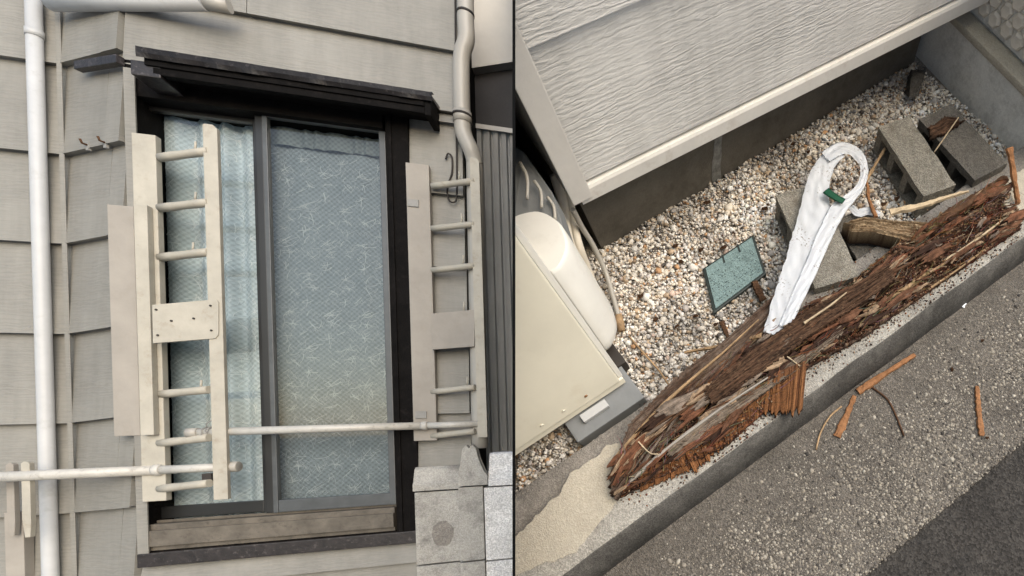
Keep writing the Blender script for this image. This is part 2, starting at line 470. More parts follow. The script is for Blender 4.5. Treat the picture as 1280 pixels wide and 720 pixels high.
# ================================================================== HOUSE WITH THE WINDOW
house = empty('house', frame(PA.x, PA.y, TH), 'grey beige house with lapped siding and a dark framed sliding window', 'house')
def siding_row(M, x0, x1, z0, z1, mat, parent, tilt=0.0, name='siding_board', out=0.031, back=0.02, xr=0.0):
    bm = bmesh.new()
    prof = [(-out + 0.004, z0 + 0.004), (-out, z0), (-out + 0.001, z0 + 0.006), (-0.003, z1 + 0.012), (back, z1 + 0.012), (back, z0 + 0.006)]
    extrude_profile(bm, prof, 'x', x0, x1)
    if tilt:
        for v in bm.verts: v.co.z += (v.co.x - xr) * tilt
    return link(name, bm_mesh(name, bm, mat), M, parent)

# left wall rows, measured where the rows meet the inner corner
lapsL = [-137, -25, 87, 198, 308, 419, 529, 640, 750]
zL = [onplane(MLW, 94, y)[1] for y in lapsL]
xl0 = onplane(MLW, -60, 360)[0] - 2.5
for i in range(len(zL) - 1):
    siding_row(MLW, xl0, -0.002, zL[i + 1], zL[i], M_SIDE, house)
siding_row(MLW, xl0, -0.002, 0.02, zL[-1], M_SIDE, house)
tl = math.tan(math.radians(4.0))
xr0 = onplane(MRET, 93, 360)[0]
xm = onplane(MRET, 148, 360)[0]
for i in range(len(zL) - 1):
    siding_row(MRET, xr0 + 0.001, xm - 0.002, zL[i + 1], zL[i], M_SIDE, house, tl, xr=xr0)
    siding_row(MRET, xm + 0.001, -0.004, zL[i + 1], zL[i], M_SIDE, house, tl, 'corner_board', 0.033, xr=xr0)
siding_row(MRET, xr0 + 0.001, -0.004, 0.02, zL[-1] - 0.02, M_SIDE, house, tl, xr=xr0)
box('corner_bead', M_SIDE, (-0.010, 0.006, -0.035, -0.0315, 0.02, zL[0]), MLW, house, 0.001)
Rn = random.Random(4)
for (Mw, ux0, ux1) in ((MLW, -0.55, -0.03), (MRET, xr0 + .03, -0.03)):
    for i in range(len(zL) - 1):
        for k in range(2 if Mw is MLW else 1):
            x = Rn.uniform(ux0, ux1); z = zL[i + 1] + Rn.uniform(.018, .028)
            if Mw is MRET: z += (x - xr0) * tl
            tube('nail_head', M_STEEL, [(x, -0.026, z), (x, -0.0302, z)], 0.0035, Mw, house, 8)
# facade rows
lapsF = [-112, -22, 67, 157, 246, 336, 427, 517, 607, 697, 790]
zF = [onplane(ML, 560, y)[1] for y in lapsF]
uW0, uW1 = onplane(ML, 172, 360)[0], onplane(ML, 519, 400)[0]
uEnd = onplane(ML, 584, 360)[0]
uA = pa[0]
zHead = onplane(ML, 345, 112)[1]
zSill = onplane(ML, 345, 690)[1]
for i in range(len(zF) - 1):
    z1, z0 = zF[i], zF[i + 1]
    if z1 > zHead + 0.02:
        zz = max(z0, zHead)
        ujoint = onplane(ML, 315, 60)[0]
        if i == 1: 
            siding_row(ML, uA + 0.004, ujoint - 0.0015, zz, z1, M_SIDE, house); siding_row(ML, ujoint + 0.0015, uEnd, zz, z1, M_SIDE, house)
        else:
            siding_row(ML, uA + 0.004, uEnd, zz, z1, M_SIDE, house)
        if zz > z0: siding_row(ML, uW1, uEnd, z0, zz - 0.012, M_SIDE, house)
    elif z0 > zSill - 0.02 or z1 > zSill + 0.02:
        siding_row(ML, uW1 + 0.001, uEnd, z0, z1, M_SIDE, house)
        if z0 < zSill - 0.03: siding_row(ML, uA + 0.004, uW1 - 0.001, z0, zSill - 0.012, M_SIDE, house)
    else:
        siding_row(ML, uA + 0.004, uEnd, z0, z1, M_SIDE, house)
siding_row(ML, uA + 0.004, uEnd, 0.02, zF[-1] - 0.02, M_SIDE, house)
# solid wall cores behind the boards
box('wall', M_BLACK, (xl0, 0.0, 0.021, 0.15, 0.0, zL[0]), MLW, house, 0)
boxes('wall', M_BLACK, [(uW1 + 0.03, uEnd, 0.021, 0.5, 0, zF[0]), (uA + .02, uW1 + 0.03, 0.021, 0.5, 0, zSill - 0.03), (uA + .02, uW1 + 0.03, 0.021, 0.5, zHead + 0.01, zF[0])], ML, house, 0)
box('wall', M_BLACK, (xr0 + .02, -0.02, 0.021, 0.08, 0.0, zL[0]), MRET, house, 0)
# blind dark room behind the window
box('room_wall', M_BLACK, (uA + .02, uW1 + 0.03, 0.33, 0.36, zSill - 0.03, zHead + 0.01), ML, house, 0)
# window frame
zb = onplane(ML, 345, 640)[1]
fr = boxes('window_frame', M_BLACK, [
    (uA + 0.006, onplane(ML, 181, 360)[0], -0.03, 0.14, zSill, zHead + 0.02),
    (onplane(ML, 489, 400, 0.03)[0], uW1 + 0.002, -0.034, 0.14, zSill, zHead + 0.02),
    (onplane(ML, 182, 360)[0], onplane(ML, 488, 400)[0], -0.024, 0.14, onplane(ML, 345, 146)[1], zHead + 0.018),
    (onplane(ML, 492, 400, 0.03)[0], onplane(ML, 497, 400, 0.03)[0], -0.042, -0.0345, zSill, zHead)], ML, house, 0.003)
box('jamb_trim', M_SIDE, (onplane(ML, 163, 360, 0.036)[0], onplane(ML, 177, 360, 0.036)[0], -0.041, -0.0335, zSill + 0.02, zHead - 0.02), ML, fr, 0.002)
# window sill with tracks
boxes('window_sill', M_SILL, [
    (onplane(ML, 182, 360)[0], onplane(ML, 488, 400)[0], -0.02, 0.13, zSill + 0.055, zb - 0.015),
    (onplane(ML, 182, 360)[0], onplane(ML, 488, 400)[0], -0.036, -0.0205, zSill + 0.075, zb - 0.04),
    (onplane(ML, 182, 360)[0], onplane(ML, 488, 400)[0], 0.02, 0.028, zb - 0.0149, zb - 0.003)], ML, fr, 0.002)
box('sill_board', M_FASCIA, (uA + 0.012, uW1, -0.045, 0.1, zSill - 0.008, zSill + 0.05), ML, fr, 0.004)
def sash(n, x0, x1, yt, yb, wl, wr, mat_list, nm):
    # x0..x1 outer pixels; stile widths in pixels
    P = lambda x, y: onplane(ML, x, y, n)
    u0, u1 = P(x0, 400)[0], P(x1, 400)[0]
    ui0, ui1 = P(x0 + wl, 400)[0], P(x1 - wr, 400)[0]
    xm_ = (x0 + x1) / 2
    zt = P(xm_, yt)[1]; zbm = P(xm_, yb)[1]; zt2 = P(xm_, yt + 10)[1]; zb2 = P(xm_, yb - 15)[1]
    s = boxes(nm, mat_list, [(u0, ui0, -n - 0.008, -n + 0.02, zbm, zt), (ui1, u1, -n - 0.008, -n + 0.02, zbm, zt),
                             (ui0 + .0004, ui1 - .0004, -n - 0.006, -n + 0.018, zt2, zt - .001), (ui0 + .0004, ui1 - .0004, -n - 0.006, -n + 0.018, zbm + .001, zb2)], ML, fr, 0.0025)
    e = 0.006
    gl = mesh_from('glass_pane', [(ui0 - e, -n + .006, zb2 - e), (ui1 + e, -n + .006, zb2 - e), (ui1 + e, -n + .006, zt2 + e), (ui0 - e, -n + .006, zt2 + e)], [(0, 1, 2, 3)], M_GLASS)
    link('glass_pane', gl, ML, fr)
    return u0, u1, zbm, zt
sash(-0.055, 181, 331, 137, 645, 4, 7, M_ALU, 'sash')
r_ = sash(-0.012, 336, 489, 147, 636, 6, 8, M_ALUL, 'sash')
box('stile_edge', M_ALU, (onplane(ML, 327, 400, -0.02)[0], onplane(ML, 336.5, 400, -0.02)[0], 0.012, 0.05, r_[2], r_[3]), ML, fr, 0.002)
# curtain with shallow folds
cu0, cu1 = onplane(ML, 176, 400, -0.12)[0], onplane(ML, 496, 400, -0.12)[0]
cz0, cz1 = zSill + 0.06, zHead - 0.005
umid = onplane(ML, 329, 400, -0.12)[0]
def fold(u, z):
    s = (u - cu0) / (cu1 - cu0)
    if u < umid:
        return 0.128 + 0.016 * math.sin(u * 62 + 1.5 * math.sin(u * 17)) + 0.006 * math.sin(u * 23 + z * 0.8)
    return 0.105 + 0.005 * math.sin(u * 40 + 1.5 * math.sin(u * 13)) + 0.003 * math.sin(u * 23 + z * 0.8)
R = random.Random(3)
TW, TZ = 0.15, 0.17
motif = []
for cx, cz in ((0.03, 0.03), (0.105, 0.085), (0.05, 0.135), (0.12, 0.15)):
    for k in range(5):
        motif.append((cx, cz, R.uniform(0, math.pi), R.uniform(0.022, 0.05), R.uniform(-0.35, 0.35)))
for k in range(8):
    motif.append((R.uniform(0, 0.15), R.uniform(0, 0.16), R.choice((0.6, 2.5, 1.2, 0.2)), R.uniform(0.025, 0.06), R.uniform(-0.25, 0.25)))
for (ua, ub, mcur, mthr, ztop_) in ((cu0, umid, M_CURT_L, M_CURTH_L, 0.13), (umid + 0.001, cu1, M_CURT_R, M_CURTH_R, 0.24)):
    verts, faces = [], []
    nx, nz = 150, 30
    for j in range(nz + 1):
        for i in range(nx + 1):
            u = ua + (ub - ua) * i / nx; z = cz0 + (cz1 - cz0) * j / nz
            verts.append((u, fold(u, z), z))
    for j in range(nz):
        for i in range(nx):
            a = j * (nx + 1) + i; faces.append((a, a + 1, a + nx + 2, a + nx + 1))
    link('lace_curtain', mesh_from('lace_curtain', verts, faces, mcur, True), ML, fr)
    bm = bmesh.new()
    def stroke(u_, z_, a, L, cv, w):
        prev = None
        for k in range(6):
            t = k / 5 - 0.5; aa = a + cv * t * 2
            u = u_ + math.cos(aa) * L * t; z = z_ + math.sin(aa) * L * t
            if not (ua < u < ub and cz0 < z < cz1): prev = None; continue
            y = fold(u, z) - 0.0025
            cur = (bm.verts.new((u - math.sin(aa) * w, y, z + math.cos(aa) * w)), bm.verts.new((u + math.sin(aa) * w, y, z - math.cos(aa) * w)))
            if prev: bm.faces.new((prev[0], prev[1], cur[1], cur[0]))
            prev = cur
    for iz in range(int((cz1 - cz0) / TZ) + 1):
        for iu in range(int((ub - ua) / TW) + 3):
            for (cx, cz, a, L, cv) in motif:
                if R.random() < .25: continue
                z_ = cz0 + iz * TZ + cz + R.gauss(0, .006); u_ = ua + iu * TW + cx - TW / 2 + (TW / 2 if iz % 2 else 0) + R.gauss(0, .006)
                if z_ > cz1 - ztop_: continue
                stroke(u_, z_, a + R.gauss(0, .15), L * R.uniform(.7, 1.3), cv, R.uniform(.0005, .0011))
    for k in range(2600):       # short hatching threads between the motifs
        z_ = R.uniform(cz0, cz1 - ztop_ * .8); u_ = R.uniform(ua, ub)
        stroke(u_, z_, R.choice((.75, 2.4, 1.0, 2.1)) + R.gauss(0, .2), R.uniform(.008, .03), R.uniform(-.3, .3), R.uniform(.0003, .0006))
    lm = link('lace_embroidery', bm_mesh('lace_embroidery', bm, mthr), ML, fr)
    lm['kind'] = 'stuff'

# gathered heading of the right curtain
verts, faces = [], []
for j in range(9):
    for i in range(121):
        u = umid + .004 + (cu1 - umid - .004) * i / 120; z = cz1 - 0.205 + 0.205 * j / 8
        verts.append((u, 0.088 + 0.007 * math.sin(u * 95 + math.sin(u * 31) * 2), z))
for j in range(8):
    for i in range(120):
        a = j * 121 + i; faces.append((a, a + 1, a + 122, a + 121))
link('curtain_heading', mesh_from('curtain_heading', verts, faces, M_CURT_H, True), ML, fr)
# canopy over the window
CN = 0.17
def cz(px, py, n): return onplane(ML, px, py, n)
cu_a = cz(176, 70, CN)[0]; cu_b = cz(538, 118, CN)[0]
ct_z = (cz(327, 86, CN)[1] + cz(538, 115, CN)[1]) / 2
cwall = ct_z + 0.03
bm = bmesh.new()
prof = [(-CN, ct_z - 0.012), (-CN, ct_z), (0.0, cwall), (0.0, cwall - 0.022)]
extrude_profile(bm, prof, 'x', cu_a, cu_b)
canopy = link('canopy', bm_mesh('canopy', bm, M_FASCIA, bevel=0.001), ML, house)
# bent, patchy metal drip edge
bm = bmesh.new()
n = 90; rows = []
for i in range(n + 1):
    u = cu_a - 0.012 + (cu_b - cu_a + 0.02) * i / n
    w = noise.noise(Vector((u * 14, 0.3, 0))) ; w2 = noise.noise(Vector((u * 45, 4.3, 0)))
    d = -CN - 0.004 - 0.003 * max(0, w)
    h = 0.034 + 0.004 * w + 0.0012 * w2
    rows.append([bm.verts.new(p) for p in ((u, d + 0.03, ct_z + 0.010 + .001 * w2), (u, d, ct_z + 0.005 + 0.001 * w2), (u, d - 0.001 * w2, ct_z - h * 0.5), (u, d + 0.006 - 0.006 * w, ct_z - h))])
for i in range(n):
    for k in range(3):
        bm.faces.new((rows[i][k], rows[i + 1][k], rows[i + 1][k + 1], rows[i][k + 1]))
bmesh.ops.solidify(bm, geom=list(bm.faces), thickness=0.002)
link('drip_edge', bm_mesh('drip_edge', bm, M_FASCIA), ML, canopy)
box('end_board', M_BLACK, (cu_b - 0.03, cu_b - 0.004, -CN + 0.015, -0.02, ct_z - 0.095, ct_z - 0.013), ML, canopy, 0.003)
box('soffit', M_BLACK, (cu_a + 0.001, cu_b - 0.031, -CN + 0.012, -0.025, ct_z - 0.055, ct_z - 0.0135), ML, canopy, 0.003)
box('front_rail', M_BLACK, (cu_a + 0.02, cu_b - 0.032, -CN + 0.02, -CN + 0.05, ct_z - 0.085, ct_z - 0.0555), ML, canopy, 0.003)
# the canopy's short return round the corner
rx0 = onplane(MRET, 88, 70, 0.06)[0]; rz = onplane(MRET, 140, 64, 0.06)[1]
box('canopy_return', M_FASCIA, (rx0, 0.03, -0.052, -0.026, rz - 0.04, rz - 0.005), MRET, canopy, 0.003)
box('end_block', M_FASCIA, (onplane(ML, 166, 90, .14)[0], onplane(ML, 203, 90, .14)[0], -0.15, -0.02, onplane(ML, 185, 97, .14)[1], onplane(ML, 185, 79, .14)[1]), ML, canopy, 0.004)

# screws and hooks on the return wall
for px, py, lb in ((114, 183, 'pale hook plate on the siding, farther from the window frame'), (136, 180, 'rusted hook on the siding, right beside the window corner board')):
    u, z = onplane(MRET, px, py, 0.02)
    h = empty('wall_hook', MRET @ Matrix.Translation((u, -0.028, z)), lb, 'hook', 'hooks on the siding')
    Mh = MRET @ Matrix.Translation((u, -0.028, z))
    box('plate', M_STEEL, (-0.008, 0.006, -0.004, 0.006, -0.022, 0.016), Mh, h, 0.001)
    tube('prong', M_DARKW, [(0, 0, 0), (0, -0.018, 0.0), (0.004, -0.026, 0.014)], 0.004, Mh, h, 8)

# ------------------------------------------------------------------ drainpipes and gutter
dp = empty('drainpipe', MLW @ Matrix.Translation((onplane(MLW, 50, 360, .03)[0], 0, 0)), 'white round drainpipe on the lapped wall beside the inner corner', 'drainpipe')
ux, uw = onplane(MLW, 52.5, 360, 0.05)[0], 0
rr = abs(onplane(MLW, 64, 360, 0.05)[0] - onplane(MLW, 45, 360, 0.05)[0]) / 2
tube('pipe', M_PIPEW, [(ux, -0.05, z) for z in (0.02, 0.8, 1.6, 2.4, 3.9)], rr, MLW, dp, 28)
box('back_channel', M_PIPEG, (ux - rr * 1.75, ux - rr * 0.5, -0.035, -0.012, 0.02, 3.9), MLW, dp, 0.004)
for zz in (3.3, 0.55):
    bm = bmesh.new(); tube_bm(bm, [(ux, -0.05, zz), (ux, -0.05, zz + 0.03)], rr + 0.0025, 28)
    link('pipe_bracket', bm_mesh('pipe_bracket', bm, M_PIPEW), MLW, dp)
gp = empty('gutter_pipe', MRET @ Matrix.Translation((xr0, -0.06, onplane(MRET, 150, 3, 0.08)[1])), 'pale horizontal gutter pipe with a short end sleeve above the canopy', 'gutter')
g0 = onplane(MLW, 62, 3, 0.09); g1 = onplane(ML, 256, 3, 0.12); g2 = onplane(ML, 287, 5, 0.12)
p0 = MLW @ Vector((g0[0], -0.09, g0[1])); p1 = ML @ Vector((g1[0], -0.12, g1[1])); p2 = ML @ Vector((g2[0], -0.12, g1[1] + 0.003))
rg = 0.031
tube('pipe', M_PIPEW, [p0, p0.lerp(p1, .5), p1], rg, Matrix(), gp, 24)
tube('end_sleeve', M_PIPEG, [p1.lerp(p2, 0.02), p2], rg * 0.86, Matrix(), gp, 24)

dr = empty('drainpipe', ML @ Matrix.Translation((uEnd, 0, 0)), 'grey drainpipe with two elbow bends at the far end of the window wall', 'drainpipe')
def PL(px, py, n): u, z = onplane(ML, px, py, n); return Vector((u, -n, z))
rp = 0.036
path = [PL(582, -40, .08), PL(582, 20, .08), PL(583, 48, .08), PL(578, 66, .075), PL(576.5, 88, .07), PL(578, 150, .07), PL(580, 168, .07), PL(588, 186, .07), PL(593, 202, .055), PL(593.5, 225, .05), PL(597, 400, .05), PL(600, 560, .05)]
tube('pipe', M_PIPEG, catmull(path, 6), rp, ML, dr, 24)
tube('socket', M_PIPEG, [PL(577.6, 140, .07), PL(578.4, 154, .07)], rp + 0.004, ML, dr, 24)
tube('clamp_band', M_RUBBER, [PL(577.5, 143.5, .07), PL(577.6, 146.5, .07)], rp + 0.0055, ML, dr, 24)
tube('clamp_band', M_RUBBER, [PL(582, 16, .08), PL(582, 19, .08)], rp + 0.002, ML, dr, 24)
cb = [PL(557, 199, .03), PL(560, 192, .03), PL(565, 197, .03), PL(565, 215, .03), PL(561, 228, .03), PL(559, 240, .03), PL(562, 251, .03), PL(569, 252, .03), PL(571, 240, .03), PL(571, 200, .03), PL(570, 120, .03), PL(569, -20, .03)]
tag(tube('cable', M_RUBBER, catmull(cb, 5), 0.004, ML, None, 8), 'thin black cable looped on the siding beside the grey drainpipe', 'cable')

# ------------------------------------------------------------------ washing pole racks
def pbox(name, mat, x0, x1, yt, yb, n, th, parent, bevel=0.003, M=ML):
    ym = (yt + yb) / 2; xm_ = (x0 + x1) / 2
    u0 = onplane(M, x0, ym, n)[0]; u1 = onplane(M, x1, ym, n)[0]
    return box(name, mat, (u0, u1, -n, -n + th, onplane(M, xm_, yb, n)[1], onplane(M, xm_, yt, n)[1]), M, parent, bevel)
def nails(parent, spots, n, M=ML, r=0.0042):
    for (x, y) in spots:
        p = Vector((onplane(M, x, y, n)[0], -n, onplane(M, x, y, n)[1]))
        tube('screw', M_RUBBER, [p + Vector((0, 0.002, 0)), p + Vector((0, -0.0015, 0))], r, M, parent, 8)
def rung(name, xa, ya, na, xb, yb, nb, r, parent, mat=M_CREAM):
    a, b = PL(xa, ya, na), PL(xb, yb, nb)
    d = (b - a)
    rs = [r, r * 1.06, r * 0.97, r * 1.03, r]
    return tube(name, mat, [a + d * t for t in (0, .25, .5, .75, 1)], rs, ML, parent, 14)
rk = empty('pole_rack', ML @ Matrix.Translation((onplane(ML, 185, 500, .03)[0], 0, onplane(ML, 185, 628, .03)[1])), 'cream wooden ladder-like pole rack fixed at the corner board side of the window', 'pole rack', 'washing pole racks')
pbox('back_post', M_CREAM, 171, 201, 168, 627, 0.055, 0.03, rk)
def chamfer_post(name, x0, x1, yt, yb, n, th, parent, mat=M_CREAM):
    ym = (yt + yb) / 2; xm_ = (x0 + x1) / 2
    u0 = onplane(ML, x0, ym, n)[0]; u1 = onplane(ML, x1, ym, n)[0]; zt = onplane(ML, xm_, yt, n)[1]; zb_ = onplane(ML, xm_, yb, n)[1]
    w = u1 - u0
    bm = bmesh.new()
    extrude_profile(bm, [(u0, zb_), (u1, zb_), (u1, zt - w * .35), (u1 - w * .3, zt), (u0 + w * .12, zt), (u0, zt - w * .12)], 'y', -n, -n + th)
    return link(name, bm_mesh(name, bm, mat, bevel=0.0025), ML, parent)
chamfer_post('front_post', 260, 278, 156, 625, 0.115, 0.02, rk)
for (ya, yb) in ((197, 189), (260, 253), (322, 315), (493, 487), (554, 547), (611, 604)):
    rung('rung', 200, ya - (0), 0.045, 262, yb, 0.105, 0.0165, rk)
# board across both posts, with four corner screws and two in the middle
bm = bmesh.new()
bu = [PL(190, 381, .12), PL(270, 374, .12), PL(273, 378, .12), PL(273, 418, .12), PL(269, 423, .12), PL(191, 429, .12)]
A = [bm.verts.new(p) for p in bu]; B = [bm.verts.new(p + Vector((0, .016, 0))) for p in bu]
bm.faces.new(A); bm.faces.new(B[::-1])
for i in range(6): bm.faces.new((A[i], A[(i + 1) % 6], B[(i + 1) % 6], B[i]))
cbd = link('cross_board', bm_mesh('cross_board', bm, M_CREAM, bevel=0.002), ML, rk)
nails(cbd, ((195, 387), (263, 382), (214, 401), (242, 398), (197, 419), (264, 413)), 0.122)
for (x, y) in ((244, 183), (244, 246), (241, 309), (251, 481)):
    tube('pin', M_CREAM, [PL(x, y + 5, .09), PL(x + .5, y - 6, .09)], 0.004, ML, rk, 8)
pbox('side_plank', M_CREAMG, 138, 171, 257, 545, 0.045, 0.025, rk)  # side face of the casing, its shade put into the greyer colour
pbox('side_plank', M_CREAM, 171, 188, 256, 544, 0.085, 0.028, rk)

rk2 = empty('pole_rack', ML @ Matrix.Translation((onplane(ML, 525, 500, .03)[0], 0, onplane(ML, 525, 552, .03)[1])), 'cream wooden ladder-like pole rack standing beside the grey drainpipe with elbows', 'pole rack', 'washing pole racks')
pbox('back_post', M_CREAMG, 512, 541, 205, 551, 0.06, 0.03, rk2)  # shade on the rear board put into its greyer material
chamfer_post('front_post', 592, 604, 198, 547, 0.11, 0.02, rk2, M_CREAM)
for (ya, yb) in ((233, 226), (286, 280), (338, 332), (490, 484), (545, 539)):
    rung('rung', 540, ya, 0.05, 594, yb, 0.10, 0.0145, rk2)
bm = bmesh.new()
bu = [PL(539, 392, .085), PL(593, 387, .10), PL(593, 433, .10), PL(540, 437, .085)]
A = [bm.verts.new(p) for p in bu]; B = [bm.verts.new(p + Vector((0, .016, 0))) for p in bu]
bm.faces.new(A); bm.faces.new(B[::-1])
for i in range(4): bm.faces.new((A[i], A[(i + 1) % 4], B[(i + 1) % 4], B[i]))
link('cross_board', bm_mesh('cross_board', bm, M_CREAMG, bevel=0.002), ML, rk2)
for (x, y) in ((574, 219), (577, 272), (579, 324), (580, 382), (584, 476)):
    tube('pin', M_CREAM, [PL(x, y + 6, .085), PL(x, y - 5, .085)], 0.0045, ML, rk2, 8)
for (x, y) in ((515, 254), (525, 519)):
    pbox('hinge_plate', M_STEEL, x - 6, x + 8, y - 5, y + 4, 0.066, 0.008, rk2, 0.002)

# small bracket boards at the far left that carry the second pole
bk = empty('pole_bracket', MLW @ Matrix.Translation((onplane(MLW, 25, 650, .05)[0], 0, onplane(MLW, 25, 720, .05)[1])), 'small notched pair of wooden boards carrying the pole beside the white drainpipe', 'bracket')
def notch_board(x0, x1, yt, yb, n, M, par, mat):
    ym = (yt + yb) / 2; xm_ = (x0 + x1) / 2
    u0 = onplane(M, x0, ym, n)[0]; u1 = onplane(M, x1, ym, n)[0]; zt = onplane(M, xm_, yt, n)[1]; zb_ = onplane(M, xm_, yb, n)[1]; w = u1 - u0
    bm = bmesh.new()
    extrude_profile(bm, [(u0 + w * .25, zb_), (u1 - w * .15, zb_), (u1, zb_ + 2.5 * w), (u1, zt - w * .3), (u1 - w * .3, zt), (u0 + w * .3, zt), (u0, zt - w * .3), (u0, zb_ + 3 * w)], 'y', -n, -n + .02)
    link('bracket_board', bm_mesh('bracket_board', bm, mat, bevel=0.0025), M, par)
notch_board(27, 38, 577, 672, 0.17, MLW, bk, M_CREAM)
notch_board(8, 18, 579, 670, 0.09, MLW, bk, M_CREAMG)
pbox('rail', M_CREAMG, 6, 30, 640, 730, 0.06, 0.04, bk, M=MLW)

# poles
def pole(label, a, b, r, coll, M=Matrix()):
    e = empty('washing_pole', Matrix.Translation(a), label, 'pole', 'washing poles')
    d = b - a
    tube('rod', M_POLE, [a, a + d * coll], r, M, e, 20)
    tube('inner_rod', M_POLE, [a + d * (coll - .02), b], r * 0.86, M, e, 20)
    tube('collar', M_POLE, [a + d * (coll - .012), a + d * (coll - .006), a + d * (coll + .006), a + d * (coll + .012)], [r * 1.02, r * 1.16, r * 1.16, r * 1.0], M, e, 20)
    return e, d
a = ML @ PL(236, 541, .085); b = ML @ PL(598, 530, .085)
e, d = pole('pole crossing the whole window, tied with wire at its capped end', a, b, 0.0175, 0.79)
tube('end_cap', M_PIPEG, [a - d * .004, a + d * .03], 0.0205, Matrix(), e, 20)
for t in (0.055, 0.066, 0.072):
    c = a + d * t
    ring_ = [c + Vector((random.uniform(-.004, .004), math.cos(k) * 0.021, math.sin(k) * 0.022)) for k in [i * 2 * math.pi / 14 for i in range(15)]]
    tube('wire_tie', M_STEEL, ring_, 0.0022, Matrix(), e, 6)
tube('wire_tie', M_STEEL, [a + d * .06 + Vector((0, -.01, .018)), a + d * .065 + Vector((-.004, -.01, .036)), a + d * .075 + Vector((0, -.008, .05))], 0.0018, Matrix(), e, 6)
a = MLW @ Vector((onplane(MLW, -130, 602, .13)[0], -0.13, onplane(MLW, -130, 602, .13)[1])); b = ML @ PL(299, 583, .085)
e, d = pole('thicker pole from the notched bracket, with a ribbed cap beside the window', a, b, 0.0205, 0.74)
tube('end_cap', M_PIPEG, [b - d * .045, b - d * .03, b - d * .004, b], [0.0185, 0.0225, 0.0225, 0.020], Matrix(), e, 20)
tag(pbox('rubber_block', M_RUBBER, 252, 264, 592, 606, 0.095, 0.03, None), 'small black rubber block under the ribbed pole cap', 'block')

# ------------------------------------------------------------------ shed and block fence behind the rack
sh = empty('shed', ML @ Matrix.Translation((uEnd + 0.1, 0.35, 0)), 'grey corrugated metal shed with a dark band under pale eaves', 'shed')
NS = -0.32
s0 = onplane(ML, 580, 360, NS)[0]; s1 = onplane(ML, 668, 360, NS)[0]
zt = onplane(ML, 612, 158, NS)[1]
bm = bmesh.new()
prof = []
pitch = abs(onplane(ML, 611, 360, NS)[0] - onplane(ML, 600.5, 360, NS)[0])
u = s0
while u < s1:
    prof += [(u, 0.0), (u + pitch * .55, 0.0), (u + pitch * .68, 0.022), (u + pitch * .88, 0.022)]
    u += pitch
rows = []
for z in (0.0, zt):
    rows.append([bm.verts.new((p[0], -NS + p[1], z)) for p in prof])
for i in range(len(prof) - 1): bm.faces.new((rows[0][i], rows[0][i + 1], rows[1][i + 1], rows[1][i]))
bmesh.ops.solidify(bm, geom=list(bm.faces), thickness=0.003)
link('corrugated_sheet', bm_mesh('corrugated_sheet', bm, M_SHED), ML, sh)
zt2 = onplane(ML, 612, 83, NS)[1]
box('dark_band', M_SHEDD, (s0, s1 - 0.01, -NS - 0.012, -NS + 0.05, zt - 0.01, zt2 + 0.02), ML, sh, 0.002)  # near-black strip between the corrugated sheet and the eaves
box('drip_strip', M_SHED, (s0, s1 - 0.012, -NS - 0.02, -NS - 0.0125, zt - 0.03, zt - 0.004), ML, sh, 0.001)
bm = bmesh.new()
pp = [PL(583, 86, -.25), PL(668, 73, -.25), PL(668, -90, -.25), PL(583, -90, -.25)]
A = [bm.verts.new(p) for p in pp]; B = [bm.verts.new(p + Vector((0, .2, 0))) for p in pp]
bm.faces.new(A); bm.faces.new(B[::-1])
for i in range(4): bm.faces.new((A[i], A[(i + 1) % 4], B[(i + 1) % 4], B[i]))
link('eaves_board', bm_mesh('eaves_board', bm, M_SHEDF, bevel=0.003), ML, sh)

fc = empty('block_fence', ML @ Matrix.Translation((uW1 + 0.1, -0.2, 0)), 'grey concrete block fence with a moulded coping beneath the pole rack', 'fence')
# long run along the house
fn = 0.10
fu0, fu1 = onplane(ML, 516, 620, fn)[0], onplane(ML, 580, 620, fn)[0]
ztop = onplane(ML, 540, 584, fn)[1]; zlow = onplane(ML, 540, 613, fn)[1]
bm = bmesh.new()
extrude_profile(bm, [(-fn, zlow), (-fn, zlow + 0.03), (-fn + .012, zlow + 0.045), (-fn + .03, ztop - .012), (-fn + .045, ztop), (-fn + .07, ztop), (-fn + 0.07, zlow)], 'x', fu0, fu1)
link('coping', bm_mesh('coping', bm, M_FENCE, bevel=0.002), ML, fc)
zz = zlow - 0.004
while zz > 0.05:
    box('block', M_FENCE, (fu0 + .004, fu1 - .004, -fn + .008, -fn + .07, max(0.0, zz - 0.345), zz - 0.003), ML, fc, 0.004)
    zz -= 0.349
# pillar end
fn2 = 0.22
a0, a1 = onplane(ML, 573, 640, fn2)[0], onplane(ML, 604, 640, fn2)[0]
zl2 = onplane(ML, 590, 607, fn2)[1]; zt3 = onplane(ML, 588, 556, fn2)[1]
w = a1 - a0; hgt = zt3 - zl2
bell = [(a0, zl2), (a1 + w * .22, zl2), (a1 + w * .22, zl2 + hgt * .22), (a1 + w * .05, zl2 + hgt * .34), (a1 - w * .14, zl2 + hgt * .62), (a1 - w * .22, zl2 + hgt * .9), (a1 - w * .36, zl2 + hgt), (a1 - w * .5, zl2 + hgt * .9), (a1 - w * .62, zl2 + hgt), (a0 + w * .22, zl2 + hgt * .9), (a0 + w * .12, zl2 + hgt * .5), (a0, zl2 + hgt * .25)]
bm = bmesh.new(); extrude_profile(bm, bell, 'y', -fn2, -fn2 + 0.05)
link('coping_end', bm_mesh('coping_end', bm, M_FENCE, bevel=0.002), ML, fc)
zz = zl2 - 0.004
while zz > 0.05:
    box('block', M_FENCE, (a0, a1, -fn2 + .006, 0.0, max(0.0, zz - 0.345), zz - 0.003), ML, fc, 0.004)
    zz -= 0.349
